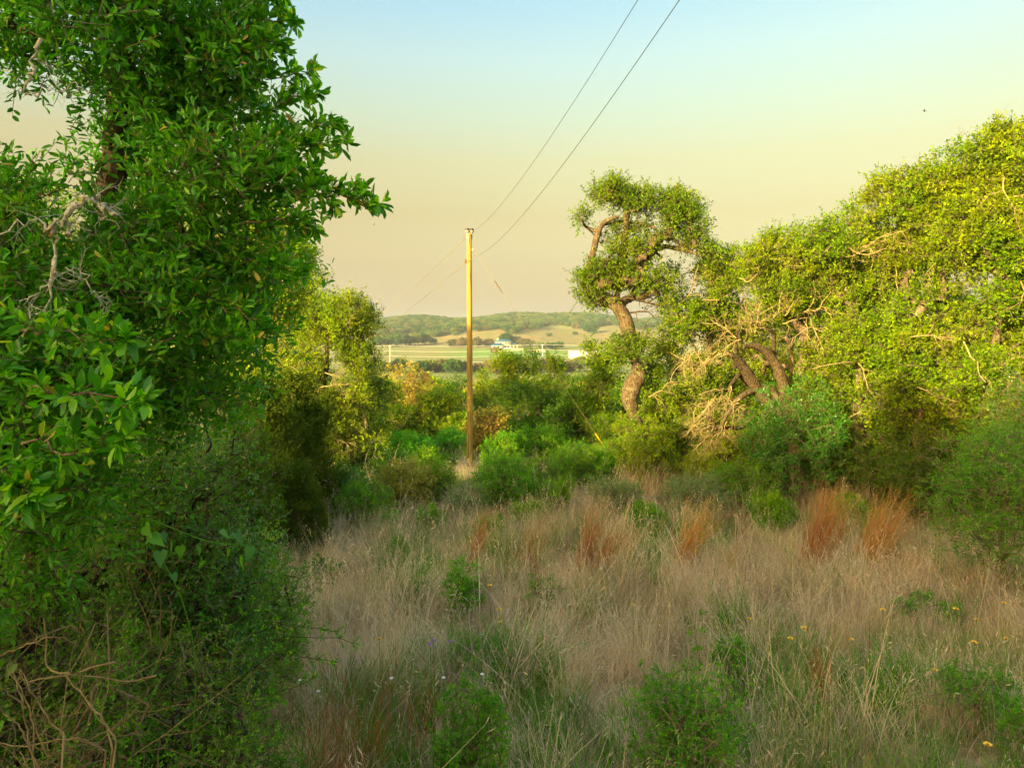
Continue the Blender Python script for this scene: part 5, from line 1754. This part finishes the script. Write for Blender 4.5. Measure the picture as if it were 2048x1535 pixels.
M['straw'] = grass_mat("dry_grass", [(.46, .31, .16), (.68, .51, .31), (.76, .62, .43), (.80, .70, .54)], [(.28, .21, .09), (.44, .36, .17), (.54, .45, .24), (.62, .54, .34)], vary=True)
M['greengrass'] = grass_mat("green_grass", [(.05, .17, .006), (.10, .28, .012), (.18, .36, .02)], [(.13, .24, .03), (.21, .33, .05), (.32, .41, .10)])
M['copper'] = grass_mat("copper_stem", [(.26, .09, .025), (.42, .17, .05), (.54, .26, .09), (.60, .38, .17)])
M['orange'] = grass_mat("orange_stem", [(.42, .18, .03), (.58, .29, .06), (.66, .42, .13)])
M['brownstem'] = grass_mat("brown_stem", [(.18, .06, .02), (.32, .12, .035), (.44, .2, .06)])


def tuft(kind, seed):
    rg = np.random.default_rng(seed)
    a = Acc()
    wind = 0.0
    if kind == 'straw':
        n = 36
        base = np.concatenate([rg.normal(0, .09, (n, 2)), np.zeros((n, 1))], 1)
        h = rg.uniform(.3, .74, n)
        az = rg.uniform(-math.pi, math.pi, n)
        tips = blades(a, base, h, az, rg.uniform(.05, .35, n), rg.uniform(0, .4, n), rg.uniform(.0045, .008, n), rg.random(n), 3)
        k = rg.random(n) < .6
        hd = tips[k]
        m_ = len(hd)
        dd = unit(np.stack([np.cos(az[k]) * .5, np.sin(az[k]) * .5, np.full(m_, .6)], 1) + rg.normal(0, .3, (m_, 3)))
        d_, s_, n_ = leaf_axes(dd, rg)
        add_leaves(a, hd - d_ * .02, d_, s_, n_, rg.uniform(.04, .08, m_), rg.uniform(.006, .011, m_), np.clip(rg.random(m_) * .5 + .5, 0, 1))
    elif kind == 'stalk':
        n = 7
        base = np.concatenate([rg.normal(0, .10, (n, 2)), np.zeros((n, 1))], 1)
        az = rg.uniform(-math.pi, math.pi, n)
        tips = blades(a, base, rg.uniform(.6, 1.0, n), az, rg.uniform(.05, .45, n), rg.uniform(0, .5, n), rg.uniform(.006, .009, n), rg.uniform(.35, 1, n), 4)
        for f in (0, -.05, -.10):
            d_, s_, n_ = leaf_axes(unit(np.stack([np.cos(az) * .6, np.sin(az) * .6, np.full(n, .6)], 1) + rg.normal(0, .35, (n, 3))), rg)
            add_leaves(a, tips + [0, 0, f], d_, s_, n_, rg.uniform(.04, .08, n), rg.uniform(.006, .011, n), rg.uniform(.5, 1, n))
    elif kind == 'thatch':
        n = 40
        base = np.concatenate([rg.normal(0, .12, (n, 2)), np.zeros((n, 1))], 1)
        blades(a, base, rg.uniform(.25, .6, n), rg.uniform(-math.pi, math.pi, n), rg.uniform(.3, .75, n), rg.uniform(.1, .6, n), rg.uniform(.004, .007, n), rg.random(n) * .8, 3)
    else:
        n = 42
        base = np.concatenate([rg.normal(0, .07, (n, 2)), np.zeros((n, 1))], 1)
        blades(a, base, rg.uniform(.2, .46, n), rg.uniform(-math.pi, math.pi, n), rg.uniform(.05, .4, n), rg.uniform(.1, .6, n), rg.uniform(.005, .009, n), rg.random(n), 3)
    return a.mesh("tuft_" + kind, M['greengrass'] if kind == 'green' else M['straw'])


def vnoise(x, y, s, seed):
    rg = np.random.default_rng(seed)
    z = 0
    for k in range(5):
        f = s * (1.0 + .9 * k)
        a_ = rg.uniform(0, 6.28)
        z = z + np.sin((x * math.cos(a_) + y * math.sin(a_)) * f + rg.uniform(0, 6.28)) / (1 + .5 * k)
    return z


def meadow_points(n, seed, ymin=2.2, ymax=27):
    rg = np.random.default_rng(seed)
    y = np.sqrt(rg.uniform(ymin ** 2, ymax ** 2, n))
    x = rg.uniform(-1, 1, n) * (.82 * y + 2.0)
    return x, y, rg


def scatter(name, n, seed, kinds, smin, smax, test=None, tilt=.18, ymin=2.2, ymax=27):
    x, y, rg = meadow_points(n, seed, ymin, ymax)
    if test is not None:
        k = test(x, y, rg)
        x, y = x[k], y[k]
    N = len(x)
    s = rg.uniform(smin, smax, N) * np.clip(1 + .14 * vnoise(x, y, .9, 77) + .10 * vnoise(x, y, 2.3, 78), .55, 1.45)
    sc = np.stack([s, s, s * rg.uniform(.8, 1.2, N)], 1)
    rot = np.stack([rg.normal(-.02, tilt, N), rg.normal(.08, tilt, N), rg.uniform(0, 6.28, N)], 1)
    return gn_instances(name, np.stack([x, y, g(x, y) - .01], 1), sc, rot, kinds)


straw = [tuft('straw', 10 + i) for i in range(7)]
thatch = [tuft('thatch', 30 + i) for i in range(5)]
stalk = [tuft('stalk', 70 + i) for i in range(7)]
green = [tuft('green', 50 + i) for i in range(5)]
scatter("dry_grass", 14000, 1, straw, .55, .98, lambda x, y, r_: (vnoise(x, y, .8, 5) < 1.1) | (r_.random(len(x)) < .35))
scatter("grass_stalks", 5200, 7, stalk, .65, 1.15, lambda x, y, r_: (vnoise(x, y, 1.3, 9) > -.5) | (r_.random(len(x)) < .3), tilt=.25)
scatter("grass_thatch", 6500, 2, thatch, .7, 1.15, tilt=.3)
scatter("green_grass", 15000, 3, green, .8, 1.45, lambda x, y, r_: (vnoise(x, y, .8, 5) + .35 * vnoise(x, y, 2.6, 6) + 1.25 * (y < 9) > .6) | (r_.random(len(x)) < .12))
scatter("valley_grass", 2600, 4, green, .9, 1.5, ymin=27, ymax=48)
scatter("lush_grass", 500, 6, green, 1.0, 1.5, lambda x, y, r_: (x / y * F + 1024 > 690) & (x / y * F + 1024 < 800), ymin=23, ymax=28)


def clump(label, px, Y, h, w, n, mat, lean=.25, az=0.0, seed=1, curve=.15, spread=.35, name="grass_clump", wid=.006, group=None, cat="grass clump"):
    """a bunch of tall dry stems rising from one crown"""
    n = int(n * 1.0)
    wid = wid * 1.25
    rg = np.random.default_rng(seed)
    x = (px - 1024) / F * Y
    z = float(g(x, Y))
    a = Acc()
    base = np.stack([rg.normal(0, w, n), rg.normal(0, w * .6, n), np.full(n, -.03)], 1)
    azz = az + rg.normal(0, spread, n)
    hh = h * rg.beta(5, 1.5, n)
    tips = blades(a, base, hh, azz, np.abs(rg.normal(lean, .09, n)), rg.uniform(0, curve * 2, n), rg.uniform(.6, 1.2, n) * wid, rg.random(n), 4)
    m_ = int(n * .7)
    side = base[:m_] + (tips[:m_] - base[:m_]) * rg.uniform(.45, .95, (m_, 1))
    d_ = unit((tips[:m_] - base[:m_]) + rg.normal(0, .25 * h, (m_, 3)))
    d_, s_, n_ = leaf_axes(d_, rg)
    add_leaves(a, side, d_, s_, n_, rg.uniform(.08, .2, m_), rg.uniform(.004, .008, m_), rg.random(m_))
    o = a.build(name, M[mat])
    o.location = (x, Y, z)
    return tag(o, label, cat)


clump("upright copper grass clump in front of the pole", 942, 12.4, 1.36, .06, 170, 'copper', .10, .1, 1)
clump("thin copper stems right of the clump before the pole", 1030, 12.0, 1.25, .14, 60, 'copper', .12, .1, 2)
clump("crossed brown stems between the two middle copper clumps", 1085, 11.2, 1.15, .08, 36, 'brownstem', .35, 2.2, 3, spread=1.4)
clump("dense copper grass clump in the middle of the meadow", 1160, 11.4, 1.50, .06, 230, 'copper', .10, .1, 4)
clump("leaning copper grass fanning right beside the middle clump", 1182, 11.4, 1.30, .08, 170, 'copper', .42, .0, 5, spread=.4)
clump("orange grass clump leaning right at right centre of the meadow", 1352, 11.8, 1.48, .07, 210, 'orange', .32, .1, 6)
clump("single slanting orange stems right of the orange clump", 1432, 11.2, 1.20, .05, 22, 'orange', .45, .1, 7)
clump("tall copper grass clump before the dark bush at right", 1618, 12.3, 1.80, .10, 230, 'copper', .16, .1, 8)
clump("second tall copper grass fan merging with the tall clump at right", 1650, 12.5, 1.60, .10, 150, 'orange', .14, .3, 9)
clump("wide copper grass clump nearest the right shrub", 1740, 12.2, 1.68, .14, 280, 'orange', .26, .1, 10)
clump("short brown clump below the tall copper grass", 1648, 7.0, 0.82, .05, 70, 'brownstem', .1, 1.5, 11)
clump("dark reddish stems leaning right at lower left of the meadow", 545, 4.9, 1.34, .10, 90, 'brownstem', .42, .5, 12, spread=.3, wid=.005)
clump("upright reddish stems left of the bottom seedling", 690, 5.6, 1.29, .16, 60, 'brownstem', .12, .3, 13, spread=1.2, wid=.005)
clump("sprawling brown stems beside the upright reddish ones", 640, 5.2, 0.95, .12, 70, 'brownstem', .5, .3, 14, spread=.6, wid=.005)
clump("orange stems at the bottom right edge", 1765, 4.75, 0.84, .10, 36, 'orange', .14, .3, 15, spread=.8, wid=.006)
clump("pale brown stems at the foot of the bottom centre seedling", 840, 5.9, 1.01, .08, 40, 'brownstem', .12, 1.0, 16, spread=1.0, wid=.005)
clump("sunlit straw patch at the left edge of the meadow", 606, 17.0, 1.26, .35, 220, 'straw', .08, .1, 17, wid=.012)
clump("sunlit straw strip by the left cedars", 555, 16.4, 0.99, .35, 160, 'straw', .08, .1, 18, wid=.012)
clump("sunlit golden grass behind the grey green bush", 1275, 18.8, 1.49, .45, 260, 'straw', .08, .1, 19, wid=.014)
clump("golden grass patch before the tall weeds", 1335, 18.0, 1.10, .4, 180, 'straw', .08, .1, 20, wid=.014)
clump("brown grass tuft by the right shrub", 2030, 8.6, 0.88, .12, 80, 'straw', .15, 2.0, 21, spread=1.0)

# pale dried flower stalks
M['seed'] = flat_mat("pale_seed_head", (.55, .45, .42), .9, c2=(.45, .36, .34), scale=40)


def dried(label, px, Y, stalks, seed, h=.7):
    rg = np.random.default_rng(seed)
    x = (px - 1024) / F * Y
    z = float(g(x, Y))
    root = thing("dried_flower", label, "dried plant", (x, Y, z))
    a, hd = Acc(), Acc()
    for k in range(stalks):
        d = np.array([rg.normal(.15, .55), rg.normal(0, .35), 1.0])
        d = unit(d)
        L_ = h * rg.uniform(.7, 1.1)
        q = np.array([d * L_ * f + [.10 * f * f * d[0], 0, -.12 * f * f] for f in np.linspace(0, 1, 6)])
        tube(a, q, np.linspace(.004, .002, 6), 4, cap=False)
        n = 26
        f = rg.uniform(.45, 1.02, n)
        p = np.stack([np.interp(f, np.linspace(0, 1, 6), q[:, i]) for i in range(3)], 1)
        dd, s_, n_ = leaf_axes(rg.normal(size=(n, 3)) + [0, 0, .5], rg)
        add_leaves(hd, p, dd, s_, n_, rg.uniform(.018, .035, n), rg.uniform(.012, .02, n), rg.random(n))
    a.build("stalks", M['twig'], root)
    hd.build("seed_heads", M['seed'], root, kind='stuff')


dried("dried plant with pale seed heads leaning right in the left meadow", 790, 11.3, 12, 21)
dried("short dried plant with pale heads left of the leaning one", 715, 11.8, 8, 22, .6)
dried("pinkish dry thistle clump at the back of the meadow", 1155, 16.2, 14, 23, 1.15)
dried("pale fallen seed stalk below the orange grass clump", 1318, 9.4, 3, 24, .6)

# wildflowers
M['petal_y'] = flat_mat("yellow_petal", (.85, .52, .01), .6, c2=(.75, .42, .01))
M['petal_p'] = flat_mat("purple_petal", (.35, .12, .5), .6)
M['petal_w'] = flat_mat("white_petal", (.8, .8, .78), .6)
M['disc'] = flat_mat("brown_disc", (.2, .1, .02), .8)


def flower(label, px, py, Y, mat, size, seed):
    rg = np.random.default_rng(seed)
    top = P(px, py, Y)
    z = float(g(top[0], top[1]))
    root = thing("wildflower", label, "flower", (top[0], top[1], z))
    h = max(.2, top[2] - z)
    a = Acc()
    tube(a, [(0, 0, -.03), (.02, 0, h * .5), (0, 0, h)], [.003, .0025, .002], 4)
    a.build("stem", M['greengrass'], root)
    a = Acc()
    n = 9
    an = np.arange(n) / n * 6.283
    d = np.stack([np.cos(an), np.sin(an) - .25, .35 + 0 * an], 1)
    d, s_, n_ = leaf_axes(d, rg, 3)
    add_leaves(a, np.repeat([[0, 0, h]], n, 0), d, s_, n_, np.full(n, size), np.full(n, size * .55), rg.random(n))
    a.build("petals", M[mat], root)
    a = Acc()
    tube(a, [(0, 0, h - .002), (0, -.002, h + size * .25), (0, -.003, h + size * .35)], [size * .3, size * .28, size * .1], 8)
    a.build("flower_centre", M['disc' if mat == 'petal_y' else mat], root)


fl = [(1498, 1237, "nearest the tufted weed"), (1581, 1277, "lowest of the pair in the middle of the right meadow"), (1608, 1256, "upper of the pair in the middle of the right meadow"), (1703, 1279, "right of the middle pair"), (1766, 1219, "between copper grass and right shrub"),
      (1912, 1218, "below the right shrub"), (1953, 1239, "slightly lower right below the right shrub"), (2008, 1206, "close to the right edge under the shrub"), (1948, 1285, "above the fresh weed patch"), (2012, 1277, "above the small bush at the right edge"), (1975, 1489, "in the bottom right corner"),
      (998, 1219, "above the feathery weed"), (1001, 1244, "just above the feathery weed, the lower one"), (1265, 1210, "in the centre of the meadow"), (979, 1171, "beside the spindly sapling"), (1870, 1340, "low in the flattened grass at right"), (758, 1278, "left of the feathery weed")]
for k, (px, py, lab) in enumerate(fl):
    Yf = min(12, 2.5 / ((py - HZ) / F - .055))
    flower("yellow wildflower " + lab, px, py, Yf, 'petal_y', .030 + .010 * (k % 3) / 2, 900 + k)
for k, (px, py, lab) in enumerate(((860, 1288, "purple wildflower left of the feathery weed"), (866, 1280, "upper purple wildflower left of the feathery weed"), (901, 1283, "purple wildflower at the foot of the feathery weed"))):
    flower(lab, px, py, 6.0, 'petal_p', .024, 940 + k)
for k, (px, py, lab) in enumerate(((600, 1360, "white wildflower under the low shrub at left"), (637, 1382, "white wildflower beside the leaning reddish stems"), (783, 1356, "white wildflower right of the upright reddish stems"), (887, 1355, "white wildflower left of the bottom seedling top"), (964, 1348, "white wildflower at the bottom seedling top"))):
    flower(lab, px, py, 5.0, 'petal_w', .018, 960 + k)

# birds
M['bird'] = flat_mat("dark_feather", (.02, .02, .02), .8)


def bird(label, px, py, Y, span, yaw, roll):
    c = P(px, py, Y)
    root = thing("bird", label, "bird", tuple(c))
    root.rotation_euler = (.3, roll, yaw)
    k = span
    a = Acc()
    tube(a, [(0, -.38 * k, 0), (0, -.22 * k, .0), (0, 0, 0), (0, .2 * k, 0), (0, .34 * k, .01 * k), (0, .42 * k, 0)], [.02 * k, .05 * k, .09 * k, .085 * k, .055 * k, .01 * k], 8)
    a.build("body", M['bird'], root, smooth=True)
    for s_ in (-1, 1):
        a = Acc()
        v = [(s_ * .05 * k, .14 * k, .02 * k), (s_ * .30 * k, .2 * k, .14 * k), (s_ * .55 * k, -.02 * k, .10 * k), (s_ * .28 * k, -.02 * k, .12 * k), (s_ * .05 * k, -.12 * k, .02 * k)]
        v2 = [(x_, y_, z_ - .015 * k) for x_, y_, z_ in v]
        a.add(v + v2, [[0, 1, 2, 3, 4], [9, 8, 7, 6, 5]])
        a.add(v + v2, [[i, (i + 1) % 5, 5 + (i + 1) % 5, 5 + i] for i in range(5)])
        a.build("wing", M['bird'], root)
    a = Acc()
    a.add([(-.03 * k, -.34 * k, 0), (.03 * k, -.34 * k, 0), (.09 * k, -.55 * k, 0), (-.09 * k, -.55 * k, 0), (0, -.45 * k, .012 * k)], [[0, 1, 4], [1, 2, 4], [2, 3, 4], [3, 0, 4]])
    a.build("tail", M['bird'], root)


bird("dark bird in flight in the upper right sky", 1849, 222, 60, .38, 1.0, .5)
bird("tiny dark bird low in the sky left of the pole", 748, 449, 80, .34, -.8, .4)
